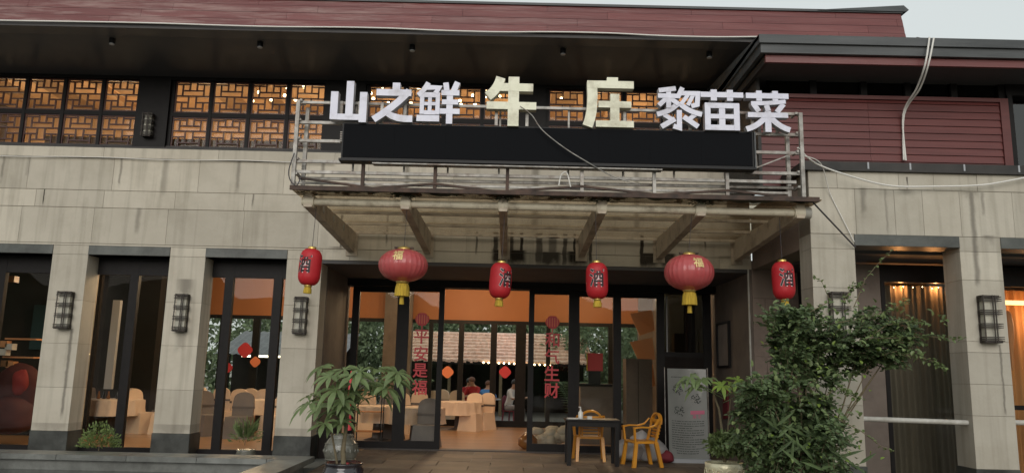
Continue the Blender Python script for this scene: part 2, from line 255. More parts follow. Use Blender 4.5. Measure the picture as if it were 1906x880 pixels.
# ------------------------------------------------------------------ mesh builder
ORG = {}
class MB:
    def __init__(s): s.v = []; s.f = []; s.sm = []; s.mi = []; s.cur = 0
    def add(s, vs, fs, smooth=False):
        n = len(s.v); s.v += [tuple(v) for v in vs]
        for f in fs: s.f.append([i+n for i in f]); s.sm.append(smooth); s.mi.append(s.cur)
        return s
    def box(s, x0, x1, y0, y1, z0, z1):
        return s.add([(x0, y0, z0), (x1, y0, z0), (x1, y1, z0), (x0, y1, z0), (x0, y0, z1), (x1, y0, z1), (x1, y1, z1), (x0, y1, z1)],
                     [(0, 3, 2, 1), (4, 5, 6, 7), (0, 1, 5, 4), (1, 2, 6, 5), (2, 3, 7, 6), (3, 0, 4, 7)])
    def bbox(s, x0, x1, y0, y1, z0, z1, c=.01):
        """box with chamfered front edges (front is -y)"""
        vs = [(x0+c, y0, z0+c), (x1-c, y0, z0+c), (x1-c, y0, z1-c), (x0+c, y0, z1-c),
              (x0, y0+c, z0), (x1, y0+c, z0), (x1, y0+c, z1), (x0, y0+c, z1), (x0, y1, z0), (x1, y1, z0), (x1, y1, z1), (x0, y1, z1)]
        fs = [(0, 1, 2, 3), (0, 4, 5, 1), (1, 5, 6, 2), (2, 6, 7, 3), (3, 7, 4, 0), (4, 8, 9, 5), (5, 9, 10, 6), (6, 10, 11, 7), (7, 11, 8, 4), (8, 11, 10, 9)]
        return s.add(vs, fs)
    def bar(s, a, b, w, h=None, up=(0, 0, 1)):
        a = Vector(a); b = Vector(b); h = h or w; d = (b-a).normalized(); u = Vector(up)
        if abs(d.dot(u)) > .98: u = Vector((0, 1, 0))
        r = d.cross(u).normalized(); u = r.cross(d).normalized(); vs = []
        for p in (a, b):
            for i, j in ((-1, -1), (1, -1), (1, 1), (-1, 1)): vs.append(p+r*w/2*i+u*h/2*j)
        return s.add(vs, [(0, 1, 2, 3), (4, 7, 6, 5), (0, 4, 5, 1), (1, 5, 6, 2), (2, 6, 7, 3), (3, 7, 4, 0)])
    def tube(s, pts, r, n=8, r2=None, cap=True):
        pts = [Vector(p) for p in pts]; rings = []; m = len(pts); prev = None
        for i, p in enumerate(pts):
            d = (pts[min(i+1, m-1)]-pts[max(i-1, 0)]).normalized()
            if prev is None:
                u = Vector((0, 0, 1)) if abs(d.z) < .9 else Vector((1, 0, 0)); prev = d.cross(u).normalized()
            a = (prev-d*prev.dot(d)).normalized(); prev = a; b = d.cross(a)
            rr = r if r2 is None else r+(r2-r)*i/(m-1)
            rings.append([p+(a*math.cos(t)+b*math.sin(t))*rr for t in [2*math.pi*k/n for k in range(n)]])
        vs = [q for g in rings for q in g]; fs = []
        for i in range(m-1):
            for k in range(n): fs.append((i*n+k, i*n+(k+1) % n, (i+1)*n+(k+1) % n, (i+1)*n+k))
        s.add(vs, fs, True)
        if cap: s.add(rings[0], [tuple(range(n))[::-1]]); s.add(rings[-1], [tuple(range(n))])
        return s
    def lathe(s, c, prof, n=24, mod=None, smooth=True, cap=True, sx=1, sy=1):
        c = Vector(c); vs = []; fs = []
        for (r, z) in prof:
            for k in range(n):
                t = 2*math.pi*k/n; rr = r*(mod(t, z) if mod else 1)
                vs.append(c+Vector((rr*math.cos(t)*sx, rr*math.sin(t)*sy, z)))
        for i in range(len(prof)-1):
            for k in range(n): fs.append((i*n+k, i*n+(k+1) % n, (i+1)*n+(k+1) % n, (i+1)*n+k))
        s.add(vs, fs, smooth)
        if cap:
            if prof[0][0] > .001: s.add(vs[:n], [tuple(range(n))[::-1]])
            if prof[-1][0] > .001: s.add(vs[-n:], [tuple(range(n))])
        return s
    def stroke(s, pts, w, y0, y1, org, U, V):
        """flat thick polyline in the U,V plane at org, extruded along y"""
        pts = [Vector((p[0], p[1])) for p in pts]; L = []; R = []; m = len(pts)
        ws = w if isinstance(w, (list, tuple)) else [w]*m
        for i, p in enumerate(pts):
            d0 = (p-pts[i-1]).normalized() if i else None; d1 = (pts[i+1]-p).normalized() if i < m-1 else None
            if d0 is None: nn = Vector((-d1.y, d1.x)); k = 1
            elif d1 is None: nn = Vector((-d0.y, d0.x)); k = 1
            else:
                n0 = Vector((-d0.y, d0.x)); n1 = Vector((-d1.y, d1.x)); nn = (n0+n1).normalized(); k = min(1.6, 1/max(.3, nn.dot(n0)))
            L.append(p+nn*ws[i]/2*k); R.append(p-nn*ws[i]/2*k)
        poly = L+R[::-1]; n = len(poly)
        def W3(q, y): return Vector((org[0]+q.x*U, y, org[2]+q.y*V))
        vs = [W3(q, y0) for q in poly]+[W3(q, y1) for q in poly]
        fs = []
        fr = [];
        for i in range(m-1): fr.append((i, i+1, n-2-i, n-1-i))
        s.cur = 0; s.add(vs, fr); s.f, s.sm, s.mi
        base = len(s.v)-2*n
        s.cur = 1
        for i in range(n):
            j = (i+1) % n; s.f.append([base+i, base+j, base+n+j, base+n+i]); s.sm.append(False); s.mi.append(1)
        for i in range(m-1): s.f.append([base+n+n-1-i, base+n+n-2-i, base+n+i+1, base+n+i]); s.sm.append(False); s.mi.append(1)
        s.cur = 0
        return s
    def build(s, name, m, parent=None, label=None, kind=None, local=False):
        me = bpy.data.meshes.new(name); o = bpy.data.objects.new(name, me); COL.objects.link(o)
        off = Vector((0, 0, 0))
        if parent is not None:
            o.parent = parent
            if not local: off = Vector(ORG.get(parent.name, (0, 0, 0)))
            ORG[o.name] = ORG.get(parent.name, (0, 0, 0))
        me.from_pydata([(v[0]-off.x, v[1]-off.y, v[2]-off.z) for v in s.v], [], s.f)
        me.polygons.foreach_set('use_smooth', s.sm)
        if isinstance(m, (list, tuple)):
            for q in m: me.materials.append(q)
            me.polygons.foreach_set('material_index', s.mi)
        else: me.materials.append(m)
        me.update()
        if label: o['label'] = label
        if kind: o['kind'] = kind
        return o
def thing(name, label, cat, loc=(0, 0, 0), group=None, rz=0):
    o = bpy.data.objects.new(name, None); COL.objects.link(o); o.empty_display_size = .1
    o.location = loc; o.rotation_euler = (0, 0, rz); o['label'] = label; o['category'] = cat
    if group: o['group'] = group
    ORG[o.name] = tuple(loc)
    return o
def tag(o, label, cat, group=None):
    o['label'] = label; o['category'] = cat
    if group: o['group'] = group
    return o
def node(name, parent):
    """a part that only gathers its own pieces"""
    o = bpy.data.objects.new(name, None); COL.objects.link(o); o.parent = parent; o.empty_display_size = .05
    ORG[o.name] = ORG.get(parent.name, (0, 0, 0)); return o
def dup(o, loc=None, rz=None, label=None, parent=None):
    c = o.copy(); COL.objects.link(c)
    if parent is not None: c.parent = parent
    if loc is not None: c.location = loc
    if rz is not None: c.rotation_euler = (0, 0, rz)
    if label: c['label'] = label
    for ch in list(o.children): dup(ch, parent=c)
    return c
def bx(name, m, parent, *a, **k): return MB().box(*a).build(name, m, parent, **k)
def rj(a, s): return a+random.uniform(-s, s)
_fc = {}
def glyph(ch, bold=.0):
    """outline of a printed character, unit size, centred, as (verts, faces)"""
    if (ch, bold) in _fc: return _fc[(ch, bold)]
    cu = bpy.data.curves.new('glyph', 'FONT'); cu.body = ch; cu.size = 1; cu.offset = bold; cu.resolution_u = 3
    ob = bpy.data.objects.new('glyph', cu); COL.objects.link(ob)
    dg = bpy.context.evaluated_depsgraph_get(); me = bpy.data.meshes.new_from_object(ob.evaluated_get(dg))
    vs = [v.co.copy() for v in me.vertices]; fs = [tuple(p.vertices) for p in me.polygons]
    bpy.data.objects.remove(ob); bpy.data.curves.remove(cu); bpy.data.meshes.remove(me)
    if vs:
        x0 = min(v.x for v in vs); x1 = max(v.x for v in vs); y0 = min(v.y for v in vs); y1 = max(v.y for v in vs)
        h = max(x1-x0, y1-y0, .01)
        vs = [((v.x-(x0+x1)/2)/h, (v.y-(y0+y1)/2)/h) for v in vs]
    _fc[(ch, bold)] = (vs, fs); return vs, fs

# ------------------------------------------------------------------ setting: ground, forecourt, pool
F = .10     # floor level of terrace and hall
bx('ground', m_ground, None, -400, 400, -300, 400, -.6, 0, kind='structure')
fore = MB().box(-2.99, 14, -6, 15.8, 0.004, F-.03).build('forecourt', m_joint, None, kind='structure')
y = 8.6; row = 0
while y < 15.75:
    x = -2.98 - (row % 2)*.35; h = .6
    y1 = min(y+h, 15.78)
    while x < 4.9:
        w = .9; a = max(x, -2.98)
        if a+.1 < x+w: MB().bbox_top = None; bx('paving_slab', m_slab, fore, a+.006, x+w-.006, y+.006, y1-.006, F-.03, F+random.uniform(-.004, .003))
        x += w
    y += h; row += 1
terr = bx('terrace', m_kerb, None, -12, -3.0, 12.6, 13.96, 0.004, F, kind='structure')
x = -11.9
while x < -3.3:
    bx('paving_slab', m_slab, terr, x+.006, min(x+.8, -3.3)-.006, 12.62, 13.2, F, F+.02); bx('paving_slab', m_slab, terr, x+.006, min(x+.8, -3.3)-.006, 13.21, 13.95, F, F+.02); x += .8
pool = bx('pool_water', m_water, None, -12, -3.46, -2, 12.15, 0.004, .05, kind='structure')
kb = thing('pool_coping', 'grey stone coping rim of the dark pool in front of the columns', 'pool edge', (-6, 12.3, 0))
x = -12
while x < -3.5:
    x1 = min(x+1.05, -3.0); b = MB(); b.box(x+.004, x1-.004, 12.08, 12.6, .2, .28); b.build('coping_stone', m_kerb, kb); x = x1
bx('riser', m_kerb, kb, -12, -3.46, 12.16, 12.58, .0, .2)
y = 12.07
while y > 0:
    bx('coping_stone', m_kerb, kb, -3.46, -3.0, y-.9, y-.008, .2, .28); y -= .9
bx('riser', m_kerb, kb, -3.42, -3.04, 0, 12.06, .0, .2)

# wooded hillside across the road, behind the viewer
hl = MB(); n = 60
for k, (yy, hh) in enumerate(((-26, 0), (-30, 3), (-40, 6), (-60, 9), (-90, 13))):
    for i in range(n+1):
        x = -110+220*i/n; hl.v.append((x, yy-3*math.sin(i*.7+k), max(-.1, hh*(1+.16*math.sin(i*.9+k*1.3)+.1*math.sin(i*2.3+k)))-.1))
for k in range(4):
    for i in range(n): a = k*(n+1)+i; hl.f.append([a, a+n+1, a+n+2, a+1]); hl.sm.append(True); hl.mi.append(0)
hl.build('wooded_hill', mat('hill_green', (.04, .07, .03), .9, col2=(.09, .13, .055), scale=.5, bump=1, bscale=2), None, kind='structure')

# ------------------------------------------------------------------ main building
B = thing('restaurant_building', 'long cream stone restaurant with lattice upper windows and a red boarded roof edge', 'building', (0, 14, 0))
def panels(parent, mt, x0, x1, yf, z0, z1, joints, gap=.004, d=.03, name='stone_panel'):
    """cladding course from x0 to x1 cut at the joints"""
    xs = [x0]+[j for j in joints if x0+.1 < j < x1-.1]+[x1]
    for a, b in zip(xs, xs[1:]):
        dy = random.uniform(0, .003)
        MB().bbox(a+gap/2, b-gap/2, yf-dy, yf+d, z0+gap/2, z1-gap/2, .002).build(name, mt, parent)
wall = MB().box(-12, 4.2, 13.509, 13.95, 3.665, 5.43).box(-12, 4.2, 13.509, 13.95, 3.5, 3.664).build('wall', m_joint, B)
def seq(a, b, st, ph): 
    r = []; x = a+ph
    while x < b: r.append(rj(x, .03)); x += st
    return r
panels(wall, m_stone, -12, 4.2, 13.5, 4.655, 5.24, seq(-12, 4.2, 1.52, .3))
panels(wall, m_stone, -12, 4.2, 13.5, 4.34, 4.65, seq(-12, 4.2, 1.22, -.1))
panels(wall, m_stone, -12, 4.2, 13.5, 3.7, 4.335, seq(-12, 4.2, 1.31, .7))
panels(wall, m_stone, -12, 4.2, 13.47, 5.245, 5.43, seq(-12, 4.2, 2.05, .6), d=.06)
cols = [(-10.07, -9.45), (-8.02, -7.40), (-5.97, -5.35), (-3.92, -3.31)]
for a, b in zip([(-12, -11.6)]+cols, cols):
    MB().bbox(a[1]+.0, b[0]-.0, 13.485, 13.94, 3.5, 3.66, .006).build('lintel', m_granite, B)
panels(wall, m_stone, -3.31, 4.2, 13.5, 3.5, 3.695, seq(-3.3, 4.2, 1.3, .45))
panels(wall, m_stone, -12, -3.31, 13.5, 3.662, 3.695, [])
for (a, b) in cols:
    cl = node('column', B)
    MB().box(a+.006, b-.006, 13.509, 13.94, F, 3.66).build('core', m_joint, cl)
    MB().bbox(a-.012, b+.012, 13.488, 13.95, F, .5, .006).build('plinth', m_plinth, cl)
    zs = [.502, 1.22, 1.96, 2.7, 3.5, 3.66]
    for z0, z1 in zip(zs, zs[1:]):
        MB().bbox(a, b, 13.5+random.uniform(-.002, .002), 13.945, z0+.002, z1-.002, .002).build('stone_panel', m_stone, cl)
# entrance recess walls, ceiling and beam
rc = MB().box(-3.31, 4.15, 13.51, 16.0, 3.44, 3.499).build('porch_ceiling', m_soffit, B)
MB().box(-3.30, 4.15, 15.7, 16.05, 3.30, 3.44).build('door_head_beam', m_dark, B)
lw = MB().box(-3.5, -3.305, 13.96, 16.0, F, 3.5).build('recess_wall', m_brownwall, B)
rw = MB().box(4.15, 4.2, 13.512, 16.0, F, 3.5).build('recess_wall', m_brownwall, B)
MB().box(4.128, 4.15, 13.49, 13.53, F, 3.5).build('corner_highlight', m_paint, B, label='thin pale strip drawn for the corner edge highlight')  # light edge of the corner, a highlight built as a pale strip
# stone return seen beyond the porch corner (behind the wing's colonnade)
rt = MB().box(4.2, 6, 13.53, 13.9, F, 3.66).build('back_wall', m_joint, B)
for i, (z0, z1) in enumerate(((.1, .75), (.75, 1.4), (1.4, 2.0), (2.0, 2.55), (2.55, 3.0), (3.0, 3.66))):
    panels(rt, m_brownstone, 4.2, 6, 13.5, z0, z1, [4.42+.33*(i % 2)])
# ground-floor windows between the columns
def framewin(parent, x0, x1, y, z0, z1, posts, w=.075, head=.3, sill=.12):
    fr = node('window', parent)
    MB().box(x0, x1, y, y+.09, z1-head, z1).build('frame_head', m_dark, fr)
    MB().box(x0, x1, y, y+.09, z0, z0+sill).build('frame_sill', m_dark, fr)
    xs = [x0]+posts+[x1]
    for p in posts: MB().box(p-w, p+w, y-.004, y+.095, z0+.002, z1-.002).build('post', m_dark, fr)
    for a, b in zip(xs, xs[1:]): MB().box(a, b, y+.04, y+.048, z0+sill, z1-head).build('pane', m_glass, fr)
    return fr
framewin(B, -12, -10.08, 13.86, F, 3.5, [-11])
framewin(B, -9.44, -8.03, 13.86, F, 3.5, [-9.1, -8.1])
framewin(B, -7.39, -5.98, 13.86, F, 3.5, [-6.72])
framewin(B, -5.34, -3.93, 13.86, F, 3.5, [-5.03, -4.16])
# upper storey
MB().box(-12, 4.0, 13.5, 14.0, 5.434, 5.47).build('upper_sill', m_coping, B)
MB().box(-12, 4.0, 13.94, 14.06, 5.47, 5.62).build('sill_band', m_coping, B)
MB().box(-12, 4.0, 13.93, 14.08, 6.9, 7.6).build('window_head', m_dark, B)
MB().box(3.52, 4.0, 13.9, 14.1, 5.47, 6.9).build('upper_pillar', m_dark, B)
PAT_H = [(.09, 0, .42), (.09, .6, 1), (.29, .2, .8), (.46, 0, 1), (.66, 0, .38), (.66, .6, 1), (.85, .2, .8)]
PAT_V = [(.2, .09, .46), (.8, .09, .46), (.40, 0, .29), (.6, 0, .29), (.38, .46, .85), (.6, .46, .85), (.2, .66, 1), (.8, .66, 1), (.3, .09, .29)]
def lattice(x0, x1, z0, z1, parent):
    b = MB(); w = x1-x0; h = z1-z0; t = .023; e = .003
    for i, (v, a, c) in enumerate(PAT_H): b.box(x0+a*w, x0+c*w, 14.0, 14.03, z1-v*h-t/2, z1-v*h+t/2)
    for i, (u, a, c) in enumerate(PAT_V[:-1]): b.box(x0+u*w-t/2, x0+u*w+t/2, 13.998, 14.028, z1-c*h, z1-a*h)
    b.box(x0, x0+t, 13.996, 14.034, z0, z1); b.box(x1-t, x1, 13.996, 14.034, z0, z1)
    b.box(x0+t, x1-t, 13.997, 14.033, z0, z0+t); b.box(x0+t, x1-t, 13.997, 14.033, z1-t, z1)
    return b.build('lattice', m_lattice, parent)
starts = [-9.9, -6.42, -2.77, .61]
for gi, sx0 in enumerate(starts):
    n = 4; pw = 2.88/n
    for i in range(n):
        a = sx0+i*pw
        for (z0, z1) in ((6.28, 6.9), (5.62, 6.2)):
            wnd = node('lattice_window', B)
            lattice(a+.03, a+pw-.03, z0, z1, wnd)
            MB().box(a+.03, a+pw-.03, 14.05, 14.056, z0, z1).build('pane', m_glass, wnd)
        MB().box(a-.03, a+.03, 13.97, 14.07, 5.62, 6.9).build('mullion', m_dark, B)
    MB().box(sx0+.03, sx0+2.88-.03, 13.975, 14.065, 6.2, 6.28).build('transom', m_dark, B)
    px1 = starts[gi+1] if gi < 3 else 3.52
    MB().box(sx0+2.88-.03, px1-.03, 13.9, 14.1, 5.472, 6.9).build('upper_pillar', m_dark, B)
MB().box(-12, -9.93, 13.9, 14.1, 5.472, 6.9).build('upper_pillar', m_dark, B)
# upper room: ceiling, back boards, added inner panel
MB().box(-12, 4.0, 14.1, 17.9, 7.575, 7.6).build('upper_ceiling', m_tan, B)
m_tanv = mat('varied_tan_board', (.50, .31, .17), .6, col2=(.60, .40, .24), scale=1.2, stretch=(3, 1, .4), rnd=.42)
for i in range(30):
    for j in range(4): MB().box(-12+.533*i+.004, -12+.533*(i+1)-.004, 14.1+.9*j+.01, 15.0+.9*j-.01, 7.56, 7.574).build('ceiling_board', m_tanv, B)
bk = MB().box(-12, 4.0, 17.75, 17.8, 4.6, 7.56).build('upper_back_wall', m_tan, B)
MB().box(-12, 4.0, 14.1, 18.5, 4.5, 4.6).build('upper_floor', m_darkroom, B)
MB().box(-9.2, 4.0, 14.75, 14.8, 4.6, 6.0).build('dimming_panel', mat('dim_tan_panel', (.26, .16, .10), .6, col2=(.33, .21, .13), scale=1), B)  # added inside to darken the lower lattice row
MB().box(-12.05, -12, 13.5, 18.5, F, 7.62).build('end_wall', m_brownwall, B)
MB().box(4.0, 4.05, 14, 18.5, 4.6, 7.62).build('end_wall', m_brownwall, B)
for x in (-8.9, -5.1, -1.6, 2.1):
    MB().box(x-.05, x+.05, 14.1, 17.7, 7.44, 7.56).build('beam_block', m_tan, B)
# roof with boarded edge
rf = node('roof', B)
MB().box(-12.5, 6.4, 12.03, 12.35, 7.06, 7.13).build('edge_beam', m_soffit, rf)
MB().add([(-12.5, 12.35, 7.08), (6.4, 12.35, 7.08), (6.4, 14.0, 6.96), (-12.5, 14.0, 6.96), (-12.5, 12.35, 7.14), (6.4, 12.35, 7.14), (6.4, 14.0, 7.1), (-12.5, 14.0, 7.1)],
         [(0, 3, 2, 1), (4, 5, 6, 7), (0, 1, 5, 4), (1, 2, 6, 5), (2, 3, 7, 6), (3, 0, 4, 7)]).build('soffit', m_soffit, rf)
def board(x0, x1, za, zb, ya, yb, th, name, m, parent, gap=.006):
    MB().add([(x0, ya, za), (x1, ya, za), (x1, yb, zb), (x0, yb, zb), (x0, ya+th, za), (x1, ya+th, za), (x1, yb+th, zb), (x0, yb+th, zb)],
             [(0, 1, 2, 3), (7, 6, 5, 4), (0, 4, 5, 1), (1, 5, 6, 2), (2, 6, 7, 3), (3, 7, 4, 0)]).build(name, m, parent)
nb = 4
for k in range(nb):
    za = 7.13+k*.142; zb = za+.134; ya = 12.0+k*.035; yb = ya+.03
    x = -12.5; first = True
    while x < 6.4:
        w = 2.4 if not first else (1.0+.5*(k % 3)); first = False
        x1 = min(x+w, 6.4)
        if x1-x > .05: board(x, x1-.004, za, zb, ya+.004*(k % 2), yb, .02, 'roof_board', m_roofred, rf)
        x = x1
board(-12.5, 6.38, 7.1, 7.7, 12.04, 12.2, .05, 'backing', m_soffit, rf)
MB().add([(-12.5, 12.1, 7.70), (6.42, 12.1, 7.70), (6.42, 12.3, 7.73), (-12.5, 12.3, 7.73), (-12.5, 12.1, 7.66), (6.42, 12.1, 7.66), (6.42, 12.3, 7.66), (-12.5, 12.3, 7.66)],
         [(0, 1, 2, 3), (4, 7, 6, 5), (0, 4, 5, 1), (1, 5, 6, 2), (2, 6, 7, 3), (3, 7, 4, 0)]).build('cap', m_roofgrey, rf)
# roof plane behind and the raised hip at its right end
MB().add([(-12.5, 12.3, 7.66), (6.4, 12.3, 7.66), (6.4, 18, 8.1), (-12.5, 18, 8.1), (-12.5, 12.3, 7.62), (6.4, 12.3, 7.62), (6.4, 18, 7.62), (-12.5, 18, 7.62)],
         [(0, 1, 2, 3), (4, 7, 6, 5), (0, 4, 5, 1), (1, 5, 6, 2), (2, 6, 7, 3), (3, 7, 4, 0)]).build('roof_deck', m_roofgrey, rf)
MB().add([(5.0, 12.08, 7.68), (6.44, 12.08, 7.68), (6.44, 12.10, 7.80), (6.50, 12.6, 7.72), (5.0, 12.6, 7.72), (6.5, 12.06, 7.70)],
         [(0, 1, 2), (0, 2, 4), (2, 3, 4), (1, 5, 2), (5, 3, 2)]).build('hip_end', m_roofgrey, rf)

# main hall inside
hall = node('hall', B)
y = 13.97; MB().box(-12, 4.15, 13.96, 23.0, 0, F-.005).build('subfloor', m_thresh, hall)
k = 0
while y < 22.9:
    for (a, b) in ((-12, -6.2), (-6.2, -1.4), (-1.4, 1.6), (1.6, 4.15)):
        if y < 16.05 and b > -3.4: 
            if a >= -3.4: continue
            b = -3.5
        bx('floorboard', m_woodfloor, hall, a+(k % 2)*.7*(a > -12), b+(k % 2)*.7*(b < 4), y, y+.30, F-.005, F+.004)
    y += .303; k += 1
MB().box(-3.3, 4.15, 15.79, 16.06, F-.08, F+.02).build('door_track', m_thresh, hall)
MB().box(-12, 4.15, 14.1, 23.0, 4.2, 4.3).build('hall_ceiling', m_brownwall, hall)
MB().box(4.15, 4.25, 16.0, 23.0, F, 4.2).build('hall_side_wall', m_brownwall, hall)
FW = 22.9
MB().box(-9.2, -3.65, FW, FW+.12, 3.1, 4.2).build('upper_wall_band', m_orange, hall)
MB().box(-2.85, 3.75, FW, FW+.12, 3.1, 4.2).build('upper_wall_band', m_orange, hall)
MB().box(-3.65, -2.85, FW-.2, FW+.2, F, 4.2).build('hall_pillar', m_brownwall, hall)
MB().box(3.75, 4.15, FW-.1, FW+.2, F, 4.2).build('hall_pillar', m_brownwall, hall)
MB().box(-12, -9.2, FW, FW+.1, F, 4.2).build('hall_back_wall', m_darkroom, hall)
bars = [(-1.41, .075), (-.46, .09), (.33, .15), (1.13, .06), (2.0, .05), (2.95, .07), (-2.3, .06), (-4.5, .06), (-5.4, .1), (-6.4, .06), (-7.4, .1), (-8.4, .06)]
for (x, w) in bars: MB().box(x-w, x+w, FW-.02, FW+.1, F, 3.1).build('mullion', m_dark, hall)
for (a, b) in ((-9.2, -3.65), (-2.85, 3.75)):
    MB().box(a, b, FW-.025, FW+.105, 3.02, 3.12).build('window_head', m_dark, hall)
    MB().box(a, b, FW-.025, FW+.105, F, F+.18).build('window_sill', m_dark, hall)
xs = [-2.85]+sorted(x for x, w in bars if x > -2.8)+[3.75]
for a, b in zip(xs, xs[1:]):
    if not (-.5 < a < .3): MB().box(a, b, FW+.03, FW+.036, F+.18, 3.02).build('pane', m_glass, hall)
# dark side room seen through the left openings
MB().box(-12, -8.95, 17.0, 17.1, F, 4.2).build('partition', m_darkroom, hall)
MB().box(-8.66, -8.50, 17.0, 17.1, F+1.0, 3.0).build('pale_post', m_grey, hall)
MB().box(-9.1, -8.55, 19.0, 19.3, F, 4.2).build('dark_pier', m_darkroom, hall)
MB().box(-10.3, -9.3, 16.9, 16.95, 1.9, 2.85).build('teal_panel', m_teal, hall)  # plain dark teal panels in front of the partition
MB().box(-12, -11.2, 16.8, 16.95, 1.7, 2.6).build('teal_panel', m_teal, hall)

# entrance doors at Y=15.9
DY = 15.9
ent = node('entrance_doors', B)
def pst(a, b, y0=DY, y1=DY+.1, z0=F, z1=3.31, nm='door_post'): return MB().box(a, b, y0, y1, z0, z1).build(nm, m_dark, ent)
pst(-3.22, -3.08); pst(-2.30, -2.14); pst(1.26, 1.41, DY-.02); pst(2.10, 2.26); pst(2.98, 3.14); pst(3.93, 4.09)
def leaf(a, b, y):
    lf = node('sliding_door', B)
    MB().box(a, a+.11, y, y+.05, F+.02, 3.30).build('stile', m_dark, lf); MB().box(b-.11, b, y, y+.05, F+.02, 3.30).build('stile', m_dark, lf)
    MB().box(a+.11, b-.11, y, y+.05, F+.02, F+.17).build('bottom_rail', m_dark, lf); MB().box(a+.11, b-.11, y, y+.05, 3.22, 3.30).build('top_rail', m_dark, lf)
    MB().box(a+.11, b-.11, y+.02, y+.028, F+.17, 3.22).build('pane', m_glass, lf)
    return lf
leaf(-2.16, -1.34, DY-.06); leaf(.38, 1.30, DY-.06)
for (a, b) in ((-3.08, -2.30), (1.41, 2.10), (2.26, 2.98)):
    MB().box(a, b, DY+.02, DY+.09, F, F+.14).build('bottom_rail', m_dark, ent); MB().box(a, b, DY+.02, DY+.09, 3.2, 3.31).build('top_rail', m_dark, ent)
    MB().box(a, b, DY+.05, DY+.058, F+.14, 3.2).build('pane', m_glass, ent)
MB().box(3.14, 3.93, DY+.02, DY+.09, 2.02, 2.12).build('transom', m_dark, ent); MB().box(3.14, 3.93, DY+.02, DY+.09, F, 2.02).build('lower_panel', m_darkroom, ent)
MB().box(3.14, 3.93, DY+.05, DY+.058, 2.12, 3.31).build('pane', m_glassdark, ent)
MB().box(3.18, 3.2, DY-.0, DY+.02, 2.12, 3.25).build('pale_edge', m_grey, ent)

# red paper couplets stuck on the sliding door glass
def couplet(xc, word, label):
    t = thing('door_couplet', label, 'window decoration', (xc, DY-.07, 1.0), group='red couplets on the sliding doors')
    y = DY-.046
    def gl(ch, zc, s, mirror=1):
        vs, fs = glyph(ch, .016)
        b = MB(); b.add([(xc+v[0]*s, y, zc+v[1]*s) for v in vs]+[(xc+v[0]*s, y-.003, zc+v[1]*s) for v in vs], fs+[tuple(i+len(vs) for i in f) for f in fs]); b.build('red_character', m_redsticker, t)
    b = MB(); b.lathe((xc, y, 2.66), [(.001, -.13), (.07, -.12), (.13, -.05), (.145, 0), (.13, .05), (.07, .12), (.001, .13)], 20, sy=.02); b.build('lantern_motif', m_redsticker, t)
    for k in range(5): MB().box(xc-.11+.05*k, xc-.098+.05*k, y-.012, y-.009, 2.57, 2.75).build('motif_rib', m_orsticker, t)
    MB().box(xc-.012, xc+.012, y-.003, y, 2.46, 2.54).build('motif_tassel', m_redsticker, t)
    for i, ch in enumerate(word): gl(ch, 2.31-i*.335, .30)
couplet(-1.78, '平安是福', 'red couplet of lantern and characters on the left sliding door glass')
couplet(.86, '和气生财', 'red couplet of lantern and characters on the right sliding door glass')

# ------------------------------------------------------------------ right wing
Wg = thing('wing_building', 'projecting right wing with cream stone piers below and dark red boards above', 'building', (6, 11, 0))
ww = MB().box(4.218, 12, 10.809, 11.25, 3.66, 4.57).box(4.24, 4.6, 11.25, 13.5, 3.5, 4.57).build('wall', m_joint, Wg)
panels(ww, m_wstone, 4.21, 12, 10.8, 4.322, 4.57, [4.62, 5.5, 6.0, 6.62, 7.4, 8.3, 9.5])
panels(ww, m_wstone, 4.21, 12, 10.8, 3.662, 4.318, [4.86, 5.42, 5.82, 6.35, 7.1, 8.0, 9.4])
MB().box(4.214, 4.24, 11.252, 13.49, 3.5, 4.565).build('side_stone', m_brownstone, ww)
MB().box(4.12, 12, 10.74, 11.66, 4.57, 4.70).build('coping', m_coping, Wg)
for x in (5.05, 5.65, 6.42, 7.2, 8.2): MB().box(x-.012, x+.012, 10.734, 10.742, 4.6, 4.698).build('coping_joint', m_grey, Wg)
wcols = [(4.21, 4.82), (6.30, 6.88), (8.37, 8.95), (10.4, 11.0)]
for (a, b) in wcols:
    cl = node('pier', Wg)
    MB().box(a+.006, b-.006, 10.809, 11.24, F, 3.66).build('core', m_joint, cl)
    MB().bbox(a-.012, b+.012, 10.788, 11.26, F, .5, .006).build('plinth', m_plinth, cl)
    zs = [.502, 1.2, 1.62, 2.05, 2.2, 3.05, 3.45, 3.66] if a > 5 else [.502, 1.3, 2.1, 2.9, 3.45, 3.66]
    for z0, z1 in zip(zs, zs[1:]):
        MB().bbox(a, b, 10.8+random.uniform(-.002, .002), 11.245, z0+.002, z1-.002, .002).build('stone_panel', m_wstone, cl)
for a, b in zip(wcols, wcols[1:]):
    MB().bbox(a[1], b[0], 10.785, 11.24, 3.5, 3.66, .006).build('lintel', m_granite, Wg)
    MB().tube([(a[1]+.0, 10.93, 1.12), (b[0]-.0, 10.93, 1.10)], .035, 12).build('rail', m_paint, Wg)
